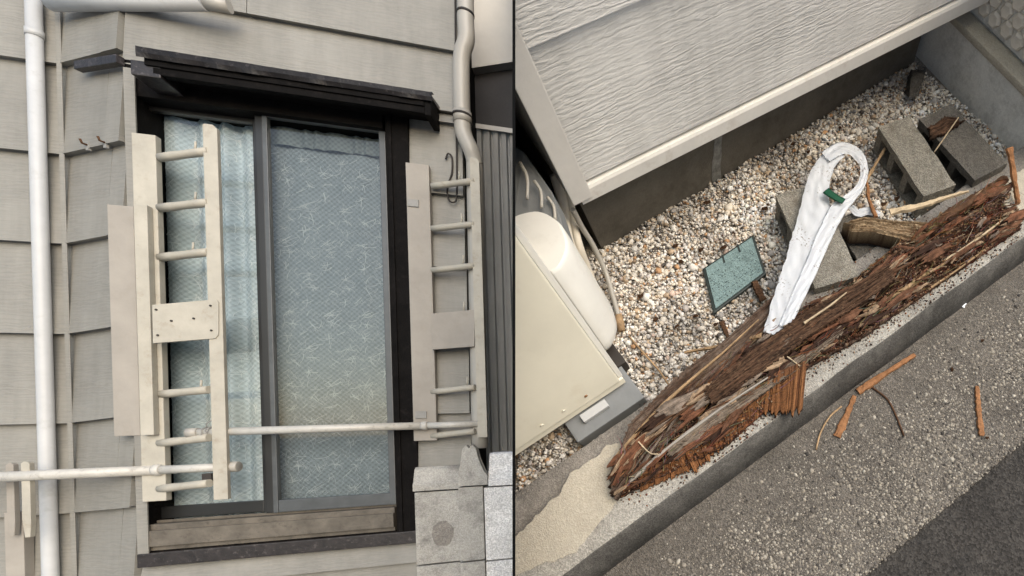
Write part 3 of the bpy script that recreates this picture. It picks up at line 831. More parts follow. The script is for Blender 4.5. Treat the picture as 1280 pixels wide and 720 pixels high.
# run that goes on behind the pillar end, rough blocks whitened in colour for the lit side
c0, c1 = a1 + 0.003, onplane(ML, 643, 640, fn2 - .01)[0]
zc0 = onplane(ML, 622, 607, fn2 - .01)[1]; zc1 = onplane(ML, 622, 566, fn2 - .03)[1]
bm = bmesh.new()
extrude_profile(bm, [(-fn2 + .004, zc0), (-fn2 + .004, zc0 + 0.028), (-fn2 + .018, zc0 + 0.05), (-fn2 + .05, zc1 - .008), (-fn2 + .06, zc1), (-fn2 + .15, zc1), (-fn2 + .15, zc0)], 'x', c0 + w * .2, c1)
link('coping', bm_mesh('coping', bm, M_FENCE_LIT, bevel=0.003), ML, fc)
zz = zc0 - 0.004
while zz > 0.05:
    box('block', M_FENCE_LIT, (c0, c1, -fn2 + .012, -fn2 + .14, max(0.0, zz - 0.345), zz - 0.003), ML, fc, 0.004)
    zz -= 0.349

# round spalled scar on the near block
cu_, cz_2 = onplane(ML, 553, 667, fn)
bm = bmesh.new(); c0 = bm.verts.new((cu_, -fn + .004, cz_2)); prev = []
for k in range(1, 4):
    row = []
    for i in range(20):
        q_ = i * math.pi / 10; rr_ = 0.016 * k * (1 + .18 * noise.noise(Vector((math.cos(q_) * 2, math.sin(q_) * 2, k))))
        row.append(bm.verts.new((cu_ + math.cos(q_) * rr_ * .95, -fn + .0065 - .006 * abs(noise.noise(Vector((i * .9, k * 1.7, 2)))) * (k < 3), cz_2 + math.sin(q_) * rr_ * 1.25)))
    for i in range(20):
        if k == 1: bm.faces.new((c0, row[i], row[(i + 1) % 20]))
        else: bm.faces.new((prev[i], row[i], row[(i + 1) % 20], prev[(i + 1) % 20]))
    prev = row
link('spalled_scar', bm_mesh('spalled_scar', bm, M_KERBD), ML, fc)

# ================================================================== YARD (right-hand place)
def yard(name, me, parent=None, M=MY, trim=True):
    if trim: trim_yard(me, M)
    return link(name, me, M, parent)
def ybox(name, mat, ext, parent=None, bevel=0.003, M=MY, fn=None, trim=True):
    bm = bmesh.new(); c = corners(*ext)
    if fn: c = [fn(Vector(p)) for p in c]
    bm_hexa(bm, c)
    return yard(name, bm_mesh(name, bm, mat, bevel=bevel), parent, M, trim)
# ground sheets of the yard
bm = bmesh.new(); A, B = [], []
nn_ = 260
for i in range(nn_ + 1):
    x = YX0 + (YX1 - YX0) * i / nn_
    y = -0.186 + .006 * noise.noise(Vector((x * 8, 1, 0))) + .005 * noise.noise(Vector((x * 35, 2, 0))) + .003 * noise.noise(Vector((x * 110, 3, 0)))
    A.append([bm.verts.new((x, 0.33, 0)), bm.verts.new((x, y + .006, 0)), bm.verts.new((x, y, -.004)), bm.verts.new((x, y - .003, -.05)), bm.verts.new((x, .33, -.05))])
for i in range(nn_):
    for j in range(5): bm.faces.new((A[i][j], A[i][(j + 1) % 5], A[i + 1][(j + 1) % 5], A[i + 1][j]))
bm.faces.new(A[0]); bm.faces.new(A[-1][::-1])
tag(yard('paving', bm_mesh('paving', bm, M_PAVE)), kind='structure')
tag(ybox('asphalt', M_ASPH, (YX0, YX1, YY0, -0.17, -0.06, -0.012), bevel=0), kind='structure')
tag(ybox('soil', M_SOIL, (YX0, YX1, 0.56, YY1, -0.05, -0.004), bevel=0), kind='structure')
# kerb: worn top edge
def kerb_mesh(name, mat, y0, y1, z0, z1, amp, r, batter=0.0, face=None):
    bm = bmesh.new(); nx = 160; rows = []
    for i in range(nx + 1):
        x = YX0 + (YX1 - YX0) * i / nx
        w = noise.noise(Vector((x * 9, 0, y0 * 7))) * amp; w2 = noise.noise(Vector((x * 40, 3, y0))) * amp * .5
        prof = [(y0 - batter + w * .3, z0), (y0 + w + w2, z1 - r), (y0 + r * .35 + w, z1 - r * .3 + w2), (y0 + r + w, z1 + w2 * .3), ((y0 + y1) / 2, z1 + w * .4), (y1 - r * .5 + w2, z1 + w2 * .5), (y1 + w, z1 - r * .6), (y1, z0)]
        rows.append([bm.verts.new((x, p[0], p[1])) for p in prof])
    k = len(prof)
    for i in range(nx):
        for j in range(k - 1): 
            f = bm.faces.new((rows[i][j], rows[i + 1][j], rows[i + 1][j + 1], rows[i][j + 1])); f.smooth = True
        bm.faces.new((rows[i][k - 1], rows[i + 1][k - 1], rows[i + 1][0], rows[i][0]))
    bm.faces.new(rows[0]); bm.faces.new(rows[-1][::-1])
    me = bm_mesh(name, bm, mat)
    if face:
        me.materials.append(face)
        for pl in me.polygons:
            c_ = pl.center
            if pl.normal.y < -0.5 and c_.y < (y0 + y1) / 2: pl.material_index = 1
    return me
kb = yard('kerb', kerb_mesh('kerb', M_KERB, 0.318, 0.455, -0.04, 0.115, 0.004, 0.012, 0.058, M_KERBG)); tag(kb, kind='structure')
ft = yard('footing', kerb_mesh('footing', M_KERBD, 0.459, 0.605, -0.04, 0.085, 0.006, 0.010)); tag(ft, kind='structure')
# cream mortar patch on the footing
def blob_sheet(name, mat, outline, z, th, jag=0.006, M=MY, parent=None):
    pts_ = []
    m = len(outline)
    for i in range(m):
        a, b = Vector(outline[i]), Vector(outline[(i + 1) % m])
        k = max(2, int((b - a).length / 0.012))
        for j in range(k):
            p = a.lerp(b, j / k); pts_.append(p + Vector((noise.noise(p * 60), noise.noise(p * 60 + Vector((9, 9, 0))), 0)) * jag)
    bm = bmesh.new()
    A = [bm.verts.new((p.x, p.y, z)) for p in pts_]; B = [bm.verts.new((p.x, p.y, z + th)) for p in pts_]
    n_ = len(A)
    bm.faces.new(A[::-1]); top = bm.faces.new(B)
    for i in range(n_): bm.faces.new((A[i], A[(i + 1) % n_], B[(i + 1) % n_], B[i]))
    bmesh.ops.triangulate(bm, faces=[f for f in bm.faces if len(f.verts) > 4])
    return yard(name, bm_mesh(name, bm, mat), parent, M)
o1 = [G(x, y, .12) for x, y in ((655, 660), (700, 615), (712, 592), (745, 572), (758, 556), (775, 553), (785, 560), (790, 600), (760, 640), (720, 690), (640, 720), (635, 680))]
mp_ = blob_sheet('mortar_patch', M_MORTAR, [(p.x, p.y, 0) for p in o1], 0.084, 0.034, 0.008)
tag(mp_, 'cream crusted mortar patch on the kerb under the splintered board end', 'mortar')
o2 = [G(x, y, .12) for x, y in ((1242, 246), (1258, 228), (1275, 215), (1300, 205), (1310, 250), (1278, 270), (1255, 262))]
tag(blob_sheet('mortar_lump', M_MORTAR, [(p.x, p.y, 0) for p in o2], 0.084, 0.05, 0.01), 'pale crumbling mortar lump at the end wall beside the fallen board', 'mortar')

# ---- house corner over the gravel
yh = empty('house', MY @ Matrix.Translation((0.9, 1.25, 0)), 'pale wood-grain siding house corner above a dark concrete foundation and gravel', 'house')
ANG = math.atan2(1.063 - 1.166, 1.76 - 0.207)
MH = MY @ Matrix.Translation((0.207, 1.166, 0)) @ Matrix.Rotation(ANG, 4, 'Z')
def yrow(z0, z1, x0=0.052, x1=1.75):
    bm = bmesh.new()
    extrude_profile(bm, [(-0.014, z0), (-0.0135, z0 + .004), (-0.002, z1 + .012), (0.02, z1 + .012), (0.02, z0)], 'x', x0, x1)
    me = bm_mesh('siding_board', bm, M_SIDE_Y); yard('siding_board', me, yh, MH)
yrow(0.358, 0.725); yrow(0.725, 1.12)
ybox('wall', M_BLACK, (0.03, 1.75, 0.021, 0.2, 0.34, 1.12), yh, 0, MH)
# base flashing
bm = bmesh.new()
extrude_profile(bm, [(-0.024, 0.294), (-0.024, 0.336), (-0.020, 0.345), (-0.004, 0.347), (0.019, 0.347), (0.019, 0.340), (-0.008, 0.339), (-0.016, 0.332), (-0.016, 0.301), (0.05, 0.301), (0.05, 0.294)], 'x', 0.015, 1.75)
yard('base_flashing', bm_mesh('base_flashing', bm, M_FLASH, bevel=0.001), yh, MH)
ct = boxes('corner_trim', M_TRIM_Y, [(-0.012, 0.049, -0.034, -0.0255, 0.315, 1.12)], MH, yh, 0.003); trim_yard(ct.data, MH)
# side wall of the house past the corner, and its foundation
ybox('side_wall', M_TRIM_Y, (-0.009, 0.029, 0.0, 1.6, 0.31, 1.12), yh, 0.002, MH)
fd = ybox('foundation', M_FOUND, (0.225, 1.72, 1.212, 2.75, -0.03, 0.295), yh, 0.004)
# pale seepage crack on the foundation
bm = bmesh.new(); L_, R_ = [], []
for i in range(13):
    t = i / 12
    x = 0.735 + 0.012 * math.sin(t * 5) + 0.005 * noise.noise(Vector((t * 9, 0, 0))); w = 0.012 + 0.009 * t + 0.004 * noise.noise(Vector((t * 14, 5, 0)))
    L_.append(bm.verts.new((x - w, 1.2105, 0.30 - t * 0.30))); R_.append(bm.verts.new((x + w, 1.2105, 0.30 - t * 0.30)))
for i in range(12): bm.faces.new((L_[i], L_[i + 1], R_[i + 1], R_[i]))
M_SEEP = plain('lime_seepage', (0.20, 0.20, 0.185), 0.9, 0.5, 50, 0.4, 90)
yard('seepage_crack', bm_mesh('seepage_crack', bm, M_SEEP), fd)
p = G(1120, 60, .27)
ybox('vent_tab', M_FLASH, (p.x - .025, p.x + .02, 1.10, 1.125, .275, .298), yh, 0.003)

# ---- end wall with cast stone face
ew = empty('boundary_wall', MY @ Matrix.Translation((1.78, 0.9, 0)), 'smooth grey concrete wall with a ledge and cast cobble face above', 'wall')
def lean(v): return Vector((v.x + (0.95 - v.y) * -0.12 * 0.9, v.y, v.z))
ybox('base', M_ENDW, (1.735, 1.95, 0.50, 1.45, -0.04, 0.195), ew, 0.006, fn=lean)
ybox('ledge', M_MORTAR, (1.728, 1.80, 0.50, 1.45, 0.196, 0.222), ew, 0.008, fn=lean)
ybox('upper_wall', M_ENDW, (1.80, 1.95, 0.50, 1.45, 0.2225, 0.80), ew, 0.004, fn=lean)
base_st = None
for j in range(12):
    for i in range(14):
        y = 0.55 + i * 0.062 + (0.031 if j % 2 else 0); z = 0.265 + j * 0.045
        if base_st is None:
            bm = bmesh.new()
            A = [bm.verts.new((0.004, 0.029 * math.cos(k * math.pi / 3), 0.029 * math.sin(k * math.pi / 3))) for k in range(6)]
            B = [bm.verts.new((-0.016, 0.019 * math.cos(k * math.pi / 3), 0.019 * math.sin(k * math.pi / 3))) for k in range(6)]
            C = [bm.verts.new((-0.009, 0.0265 * math.cos(k * math.pi / 3), 0.0265 * math.sin(k * math.pi / 3))) for k in range(6)]
            for k in range(6):
                bm.faces.new((A[k], A[(k + 1) % 6], C[(k + 1) % 6], C[k])); bm.faces.new((C[k], C[(k + 1) % 6], B[(k + 1) % 6], B[k]))
            bm.faces.new(B)
            base_st = bm_mesh('stone', bm, M_STONEW)
        p = lean(Vector((1.80, y, z)))
        Ms = MY @ Matrix.Translation(p) @ Matrix.Rotation(random.uniform(-.2, .2), 4, 'X') @ Matrix.Diagonal((random.uniform(.8, 1.3), random.uniform(1.0, 1.16), random.uniform(.98, 1.12), 1))
        link('stone', base_st, Ms, ew)

# ---- gravel
def ico():
    t = (1 + 5 ** .5) / 2
    v = np.array([(-1, t, 0), (1, t, 0), (-1, -t, 0), (1, -t, 0), (0, -1, t), (0, 1, t), (0, -1, -t), (0, 1, -t), (t, 0, -1), (t, 0, 1), (-t, 0, -1), (-t, 0, 1)], float)
    v /= np.linalg.norm(v[0])
    f = np.array([(0, 11, 5), (0, 5, 1), (0, 1, 7), (0, 7, 10), (0, 10, 11), (1, 5, 9), (5, 11, 4), (11, 10, 2), (10, 7, 6), (7, 1, 8), (3, 9, 4), (3, 4, 2), (3, 2, 6), (3, 6, 8), (3, 8, 9), (4, 9, 5), (2, 4, 11), (6, 2, 10), (8, 6, 7), (9, 8, 1)])
    return v, f
def rand_rot(n):
    q = rng.normal(size=(n, 4)); q /= np.linalg.norm(q, axis=1)[:, None]
    w, x, y, z = q.T
    return np.stack([np.stack([1 - 2 * (y * y + z * z), 2 * (x * y - z * w), 2 * (x * z + y * w)], -1),
                     np.stack([2 * (x * y + z * w), 1 - 2 * (x * x + z * z), 2 * (y * z - x * w)], -1),
                     np.stack([2 * (x * z - y * w), 2 * (y * z + x * w), 1 - 2 * (x * x + y * y)], -1)], 1)
def stones(name, pos, rad, cols, mat, M=MY):
    v, f = ico(); n = len(pos)
    sc = rad[:, None] * rng.uniform(0.6, 1.35, (n, 3))
    V = v[None] * rng.uniform(0.75, 1.2, (n, 12, 1)) * sc[:, None, :]
    V = np.einsum('nij,nkj->nki', rand_rot(n), V)
    V[:, :, 2] *= 0.75
    V += pos[:, None, :]
    Fc = (f[None] + (np.arange(n) * 12)[:, None, None]).reshape(-1, 3)
    me = bpy.data.meshes.new(name)
    me.vertices.add(n * 12); me.vertices.foreach_set('co', V.reshape(-1))
    me.loops.add(len(Fc) * 3); me.loops.foreach_set('vertex_index', Fc.reshape(-1).astype(np.int32))
    me.polygons.add(len(Fc)); me.polygons.foreach_set('loop_start', np.arange(0, len(Fc) * 3, 3, dtype=np.int32))
    me.update(calc_edges=True)
    at = me.attributes.new('tint', 'FLOAT_COLOR', 'POINT')
    c4 = np.repeat(np.concatenate([cols, np.ones((n, 1))], 1), 12, axis=0)
    at.data.foreach_set('color', c4.reshape(-1).astype(np.float32))
    me.materials.append(mat)
    return me
pal = np.array([(.80, .75, .67), (.70, .63, .53), (.86, .83, .78), (.52, .40, .28), (.55, .33, .18), (.42, .40, .38), (.56, .52, .49), (.22, .19, .165), (.11, .095, .085), (.62, .48, .40), (.36, .27, .19)])
prob = np.array([.25, .18, .18, .09, .03, .08, .10, .03, .015, .03, .015])
n = 62000
px_ = rng.uniform(-0.62, 1.72, n); py_ = rng.uniform(0.612, 1.21, n)
keep = np.ones(n, bool)
for k in range(n):     # nothing beyond the dividing panel
    if px_[k] < 0.05 and py_[k] > 1.2: keep[k] = False
pos = np.stack([px_, py_, rng.uniform(-.006, .014, n)], 1)
# keep only stones on the yard side of the panel
Mcw = MYC
cam_x = Mcw[0][0] * pos[:, 0] + Mcw[0][1] * pos[:, 1] + Mcw[0][2] * pos[:, 2] + Mcw[0][3]
cam_z = Mcw[2][0] * pos[:, 0] + Mcw[2][1] * pos[:, 1] + Mcw[2][2] * pos[:, 2] + Mcw[2][3]
keep &= (cam_x / -cam_z * F + PX) > DIV_PX + 4
pos = pos[keep]; n = len(pos)
cols = pal[rng.choice(len(pal), n, p=prob)] * rng.uniform(.8, 1.12, (n, 1))
cols *= np.array([0.95 + .5 * noise.noise(Vector((a * 4.5, b * 4.5, 7))) + .2 * noise.noise(Vector((a * 15, b * 15, 2))) for a, b in pos[:, :2]])[:, None]
rad = np.clip(rng.lognormal(math.log(.0042), .45, n), .002, .014)
gv = link('gravel', stones('gravel', pos, rad, np.clip(cols, 0, .9), M_GRAVEL), MY)
tag(gv, 'cream, tan and grey crushed gravel filling the strip along the foundation', 'gravel', kind='stuff')
# loose stones and crumbs spilled on footing
ns = 260
pp_ = np.stack([rng.uniform(-.45, .05, ns), rng.normal(.607, .014, ns), rng.uniform(.05, .092, ns)], 1)
pp_ = pp_[pp_[:, 1] < .66]; ns = len(pp_)
cx_ = Mcw[0][0] * pp_[:, 0] + Mcw[0][1] * pp_[:, 1] + Mcw[0][2] * pp_[:, 2] + Mcw[0][3]
cz_ = Mcw[2][0] * pp_[:, 0] + Mcw[2][1] * pp_[:, 1] + Mcw[2][2] * pp_[:, 2] + Mcw[2][3]
pp_ = pp_[(cx_ / -cz_ * F + PX) > DIV_PX + 4]; ns = len(pp_)

# pebbles exposed in the paving
n = 72000
px_ = rng.uniform(-0.2, 1.75, n); py_ = rng.uniform(-0.188, 0.25, n)
dens = np.clip(0.25 + (0.20 - py_) * 3.2, 0.05, 1) * np.array([0.55 + 0.6 * noise.noise(Vector((a * 5, b * 5, 3))) for a, b in zip(px_, py_)])
kp = rng.uniform(0, 1, n) < dens
pos = np.stack([px_[kp], py_[kp], rng.uniform(-.0022, .0002, kp.sum())], 1); n = len(pos)
pal2 = np.array([(.34, .305, .25), (.255, .228, .19), (.42, .385, .325), (.19, .17, .145), (.12, .107, .094), (.06, .054, .048)])
cols = pal2[rng.choice(6, n, p=[.25, .25, .12, .18, .12, .08])] * rng.uniform(.8, 1.1, (n, 1))
tag(link('paving_pebbles', stones('paving_pebbles', pos, np.clip(rng.lognormal(math.log(.0026), .42, n), .0014, .008), cols, M_GRAVEL), MY), 'fine pebbles exposed in the worn concrete paving', 'pebbles', kind='stuff')

# ---- concrete blocks
def hollow_block(label, tl_, tr_, br_, bl_, h, z0, mat, holes=3):
    """top-face corners (far left, far right, near right, near left) as yard points; the side towards -x shows core holes"""
    fl, fr_, nr, nl = [Vector(p) for p in (tl_, tr_, br_, bl_)]
    c = (fl + fr_ + nr + nl) / 4
    ydir = ((fl - nl) + (fr_ - nr)).normalized(); xdir = Vector((ydir.y, -ydir.x, 0))
    L = ((fl - nl).length + (fr_ - nr).length) / 2; W = ((fr_ - fl).length + (nr - nl).length) / 2
    Mb = MY @ Matrix.Translation((c.x, c.y, z0)) @ Matrix((( xdir.x, ydir.x, 0, 0), (xdir.y, ydir.y, 0, 0), (0, 0, 1, 0), (0, 0, 0, 1)))
    e = empty('concrete_block', Mb, label, 'block', 'hollow concrete blocks')
    H = h
    # shell: two face slabs with webs between; the core holes open on the long sides
    t = H * 0.2
    bm = bmesh.new()
    def rough(bm_):
        bmesh.ops.subdivide_edges(bm_, edges=[e_ for e_ in bm_.edges if e_.calc_length() > .05], cuts=9, use_grid_fill=True)
        for v in bm_.verts:
            pit = max(0, noise.noise(v.co * 130 + Vector((c.x * 31, 3, 0))) - .25)
            v.co -= v.co.normalized() * .006 * pit
            v.co += Vector((noise.noise(v.co * 60 + Vector((c.x * 9, 0, 0))), noise.noise(v.co * 60 + Vector((0, 7, 0))), noise.noise(v.co * 60 + Vector((0, 0, 5))))) * 0.003
    bm_hexa(bm, corners(-W / 2, W / 2, -L / 2, L / 2, H - t, H)); rough(bm)
    link('face_slab', bm_mesh('face_slab', bm, mat), Mb, e)
    bm = bmesh.new(); bm_hexa(bm, corners(-W / 2, W / 2, -L / 2, L / 2, 0, t)); rough(bm)
    link('face_slab', bm_mesh('face_slab', bm, mat), Mb, e)
    wb = L * 0.10
    for k in range(holes + 1):
        y0 = -L / 2 + (L - wb) * k / holes
        box('web', mat, (-W / 2 + .002, W / 2 - .002, y0, y0 + wb, t + .0005, H - t - .0005), Mb, e, 0.003)
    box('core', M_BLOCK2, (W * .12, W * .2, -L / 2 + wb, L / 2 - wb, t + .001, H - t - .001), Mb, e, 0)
    return Mb
BH = 0.12
def q(*a): return [G(x, y, BH) for x, y in a]
hollow_block('rough pale hollow concrete block in the gravel between two other blocks', *q((1100, 158), (1135, 146), (1197, 231), (1152, 246)), BH, 0.0, M_BLOCK)
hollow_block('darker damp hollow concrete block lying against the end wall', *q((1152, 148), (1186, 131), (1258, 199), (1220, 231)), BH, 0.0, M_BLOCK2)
hollow_block('hollow concrete block lying under the white plastic band', *q((978, 247), (1014, 226), (1072, 332), (1022, 374)), BH, 0.0, M_BLOCK)
BH = 0.075
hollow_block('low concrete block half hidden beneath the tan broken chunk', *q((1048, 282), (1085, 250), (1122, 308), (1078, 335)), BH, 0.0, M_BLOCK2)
# broken slab leaning in the back corner
bb = bmesh.new(); bm_hexa(bb, [Vector(p) for p in (G(1130, 115, .0), G(1150, 112, 0.0), G(1158, 85, .0), G(1137, 82, .0), G(1136, 122, .05), G(1148, 120, .06), G(1156, 92, .06), G(1140, 92, .05))])
bmesh.ops.subdivide_edges(bb, edges=list(bb.edges), cuts=3, use_grid_fill=True)
for v in bb.verts: v.co += Vector((noise.noise(v.co * 40), noise.noise(v.co * 40 + Vector((5, 0, 0))), noise.noise(v.co * 40 + Vector((0, 5, 0))))) * 0.008
tag(yard('stone_lump', bm_mesh('stone_lump', bb, M_BLOCK2)), 'jagged grey stone lump in the gravel in front of the far corner', 'stone')

# ---- teal lid
lid = empty('inspection_lid', MY @ Matrix.Translation(G(918, 342, 0)), 'teal plastic lid in a black rim lying on the gravel', 'lid')
lc = [G(x, y, .03) for x, y in ((892, 391), (958, 341), (942, 292), (878, 335))]
def poly_slab(name, mat, pts, z0, z1, parent, bevel=0.002, M=MY):
    bm = bmesh.new(); A = [bm.verts.new((p.x, p.y, z0)) for p in pts]; B = [bm.verts.new((p.x, p.y, z1)) for p in pts]
    k = len(pts)
    bm.faces.new(A[::-1]); bm.faces.new(B)
    for i in range(k): bm.faces.new((A[i], A[(i + 1) % k], B[(i + 1) % k], B[i]))
    return link(name, bm_mesh(name, bm, mat, bevel=bevel), M, parent)
lcen = sum(lc, Vector()) / 4
poly_slab('rim', M_TEALB, lc, 0.0, 0.026, lid, 0.004)
inner = [lcen + (p - lcen) * s for p, s in zip(lc, (.90, .90, .90, .90))]
tl_ = poly_slab('lid_plate', M_TEAL, inner, 0.0262, 0.031, lid, 0.002)
def lmix(s, t):  # s along the long far edge, t across
    return (lc[3].lerp(lc[2], s)).lerp(lc[0].lerp(lc[1], s), t)
for s in (0.38, 0.68):
    a, b = lmix(s, 0.0), lmix(s, 0.2)
    d = (b - a).normalized(); nn = Vector((-d.y, d.x, 0)) * .0035
    poly_slab('slot', M_TEALB, [a - nn, b - nn, b + nn, a + nn], 0.0265, 0.0322, lid, 0.0008)
bm = bmesh.new()
R = random.Random(5)
for i in range(34):
    for j in range(12):
        if R.random() < .72: continue
        p = lmix(0.08 + .84 * i / 33, 0.26 + .62 * j / 11); r_ = R.uniform(.0008, .0014)
        bm_hexa(bm, corners(p.x - r_, p.x + r_, p.y - r_ * 1.5, p.y + r_ * 1.5, 0.0311, 0.0322))
st = link('tread_pattern', bm_mesh('tread_pattern', bm, M_TEALB), MY, lid); st['kind'] = 'stuff'

# ---- AC outdoor unit with side cover
ac = empty('air_conditioner', MY @ Matrix.Translation((-0.3, 0.85, 0)), 'cream outdoor air conditioner unit with a white moulded pipe cover', 'air conditioner')
LEAN = 0.30
def shear(v): return Vector((v.x, v.y + LEAN * (v.z - 0.1), v.z))
p0 = G(776, 477, .1)
XR, YF = p0.x, p0.y
ybox('cabinet', M_ACC, (-0.72, XR, YF, YF + 0.27, 0.1, 0.66), ac, 0.006, fn=shear)
ybox('side_rim', M_ACW, (XR + .0005, XR + 0.016, YF + .012, YF + 0.075, 0.1, 0.66), ac, 0.004, fn=shear)
ybox('base_pan', M_ACC, (-0.70, XR + .012, YF + .006, YF + 0.26, 0.078, 0.0995), ac, 0.003, fn=shear)
# moulded cover: rounded plan swept upwards
bm = bmesh.new()
plan = [(XR + .017, YF + .085), (XR + .045, YF + .09), (XR + .085, YF + .12), (XR + .108, YF + .17), (XR + .112, YF + .22), (XR + .09, YF + .265), (XR + .05, YF + .285), (XR + .017, YF + .29)]
plan = [(p.x, p.y) for p in catmull([Vector((a, b, 0)) for a, b in plan], 4)]
rows = []
for z, s in ((0.12, .80), (0.135, .95), (0.16, 1), (0.28, 1.0), (0.39, 1.0), (0.418, .985), (0.43, .93)):
    cxx, cyy = XR + .017, YF + .19
    rows.append([bm.verts.new(shear(Vector((cxx + (x - cxx) * s, cyy + (y - cyy) * (0.5 + s * .5), z)))) for x, y in plan])
k = len(plan)
for i in range(len(rows) - 1):
    for j in range(k - 1):
        f = bm.faces.new((rows[i][j], rows[i][j + 1], rows[i + 1][j + 1], rows[i + 1][j])); f.smooth = True
    bm.faces.new((rows[i][k - 1], rows[i][0], rows[i + 1][0], rows[i + 1][k - 1]))
bm.faces.new(rows[-1]); bm.faces.new(rows[0][::-1])
cov = yard('pipe_cover', bm_mesh('pipe_cover', bm, M_ACW), ac)
# ear-shaped hand grip on the cover
hp = [G(707, 325, .36), G(705, 312, .385), G(703, 300, .40), G(700, 292, .41)]
tube('hand_grip', M_ACW, catmull(hp, 4), [0.012] * 3 + [.014] * 9 + [.012], MY, cov, 16)
# ribbed back panel
bm = bmesh.new()
rpn = [G(638, 180, .445), G(655, 190, .445), G(690, 240, .415), G(704, 283, .385), G(690, 300, .375), G(640, 275, .40)]
A = [bm.verts.new(p) for p in rpn]; B = [bm.verts.new(p - Vector((0, 0, .09))) for p in rpn]
bm.faces.new(A); bm.faces.new(B[::-1])
for i in range(6): bm.faces.new((A[i], A[(i + 1) % 6], B[(i + 1) % 6], B[i]))
yard('rear_panel', bm_mesh('rear_panel', bm, M_ACG, bevel=.003), ac)
for (a, b, c) in (((650, 203, .46), (659, 222, .45), (659, 249, .44)), ((668, 226, .44), (676, 240, .43), (677, 260, .42)), ((684, 246, .42), (692, 258, .41), (694, 275, .40))):
    tube('fin', M_PIPEG, catmull([G(*a), G(*b), G(*c)], 4), 0.0042, MY, ac, 8)
ybox('foot', M_ACG, (-0.20, XR + .03, YF - .07, YF + .10, 0.0, 0.066), ac, 0.006)
ybox('foot', M_RUBBER, (XR - .03, XR + .05, YF + .06, YF + .24, 0.0, 0.074), ac, 0.006)  # black colour stands in for the shaded gap beneath the unit
ybox('mounting_clip', M_PIPEW, (-0.15, XR - .07, YF - .035, YF - .008, 0.067, 0.083), ac, 0.003)
for (x, y) in ((726, 486), (698, 504), (671, 522)):
    p = G(x, y, .13); 
    tube('screw', M_CHIP if x == 726 else M_ACC, [Vector((p.x, YF + LEAN * .03 + .001, .13)), Vector((p.x, YF + LEAN * .03 - .003, .129))], 0.005, MY, ac, 10)
# pipes
pipes = [('beige wrapped pipe nearer the corner trim, dropping behind the air conditioner', [(693, 218, .31), (702, 248, .27), (706, 275, .23), (712, 305, .2), (725, 330, .12), (735, 352, .06), (742, 372, .0)], .0155, M_HOSE),
         ('beige wrapped pipe beside the thin drain hose behind the air conditioner', [(706, 222, .28), (712, 252, .25), (717, 280, .2), (724, 308, .16), (734, 335, .08), (742, 355, .03), (749, 372, .0)], .013, M_HOSE)]
for lb, pts_, r_, mt in pipes:
    tag(tube('insulated_pipe', mt, catmull([G(*p) for p in pts_], 5), r_, MY, None, 14), lb, 'pipe', 'pipes behind the air conditioner')
hs = empty('drain_hose', MY @ Matrix.Translation(G(772, 405, 0)), 'thin grey drain hose ending in a brown cap on the gravel', 'hose')
tube('hose', M_PIPEG, catmull([G(*p) for p in ((716, 262, .28), (728, 285, .2), (742, 308, .13), (757, 340, .06), (766, 370, .04), (773, 395, .03))], 6), .0085, MY, hs, 12)
tube('hose_end', M_TAN, [G(773, 394, .032), G(775, 404, .028), G(777, 414, .02)], [.0115, .0145, .012], MY, hs, 12)

# ---- white plastic band
def ribbon(name, mat, path, widths, parent=None, M=MY, nseg=12, crumple=0.0035, thick=0.0009, cross=17, arch=0.002):
    P = catmull(path, nseg); n_ = len(P)
    bm = bmesh.new(); rows = []
    for i, p in enumerate(P):
        t = (P[min(i + 1, n_ - 1)] - P[max(i - 1, 0)]).normalized()
        s = Vector((t.y, -t.x, 0)).normalized()
        f = i / (n_ - 1) * (len(widths) - 1); k = min(int(f), len(widths) - 2); w = widths[k] + (widths[k + 1] - widths[k]) * (f - k)
        row = []
        for j in range(cross):
            c_ = j / (cross - 1) * 2 - 1
            rag = 1 + (.10 * noise.noise(Vector((i * .35, j * 9.1, 1.7))) if j in (0, cross - 1) else 0)
            qv = p + s * (w / 2 * c_ * rag) + Vector((0, 0, arch * (1 - c_ * c_) + crumple * noise.noise(Vector((p.x * 30 + c_ * 3, p.y * 30, 2.2))) + .25 * crumple * math.sin(c_ * 7 + 2 * noise.noise(Vector((i * .08, 0, 4.4)))) + .35 * crumple * noise.noise(Vector((i * .5, c_ * 8, 9)))))
            row.append(bm.verts.new(qv))
        rows.append(row)
    for i in range(n_ - 1):
        for j in range(cross - 1):
            f = bm.faces.new((rows[i][j], rows[i][j + 1], rows[i + 1][j + 1], rows[i + 1][j])); f.smooth = True
    bmesh.ops.solidify(bm, geom=list(bm.faces), thickness=thick)
    return link(name, bm_mesh(name, bm, mat), M, parent)
band = empty('plastic_band', MY @ Matrix.Translation(G(1005, 330, .1)), 'white looped plastic band with a green print draped over a concrete block', 'plastic band')
H1 = .145
ribbon('long_strip', M_STRAP, [G(968, 419, .172), G(982, 380, .166), G(997, 338, .152), G(1010, 298, H1), G(1018, 264, H1), G(1022, 234, H1), G(1031, 207, H1), G(1048, 190, H1 + .004)], [.070, .085, .095, .105, .10, .08, .068, .055], band)
ribbon('loop_end', M_STRAP, [G(1031, 197, H1 + .008), G(1051, 186, H1 + .01), G(1070, 191, H1 + .012), G(1080, 209, H1 + .012), G(1077, 230, H1 + .012), G(1063, 247, H1 + .012), G(1047, 263, H1 + .012), G(1031, 294, H1 + .012), G(1013, 337, .164), G(996, 374, .172), G(980, 410, .178)], [.05, .055, .045, .028, .026, .036, .055, .05, .045, .04, .035], band)
ribbon('green_print', M_GREEN, [G(1032, 238, H1 + .022), G(1043, 246, H1 + .024), G(1055, 252, H1 + .024)], [.03, .026, .024], band, crumple=.001, arch=.002, cross=5)
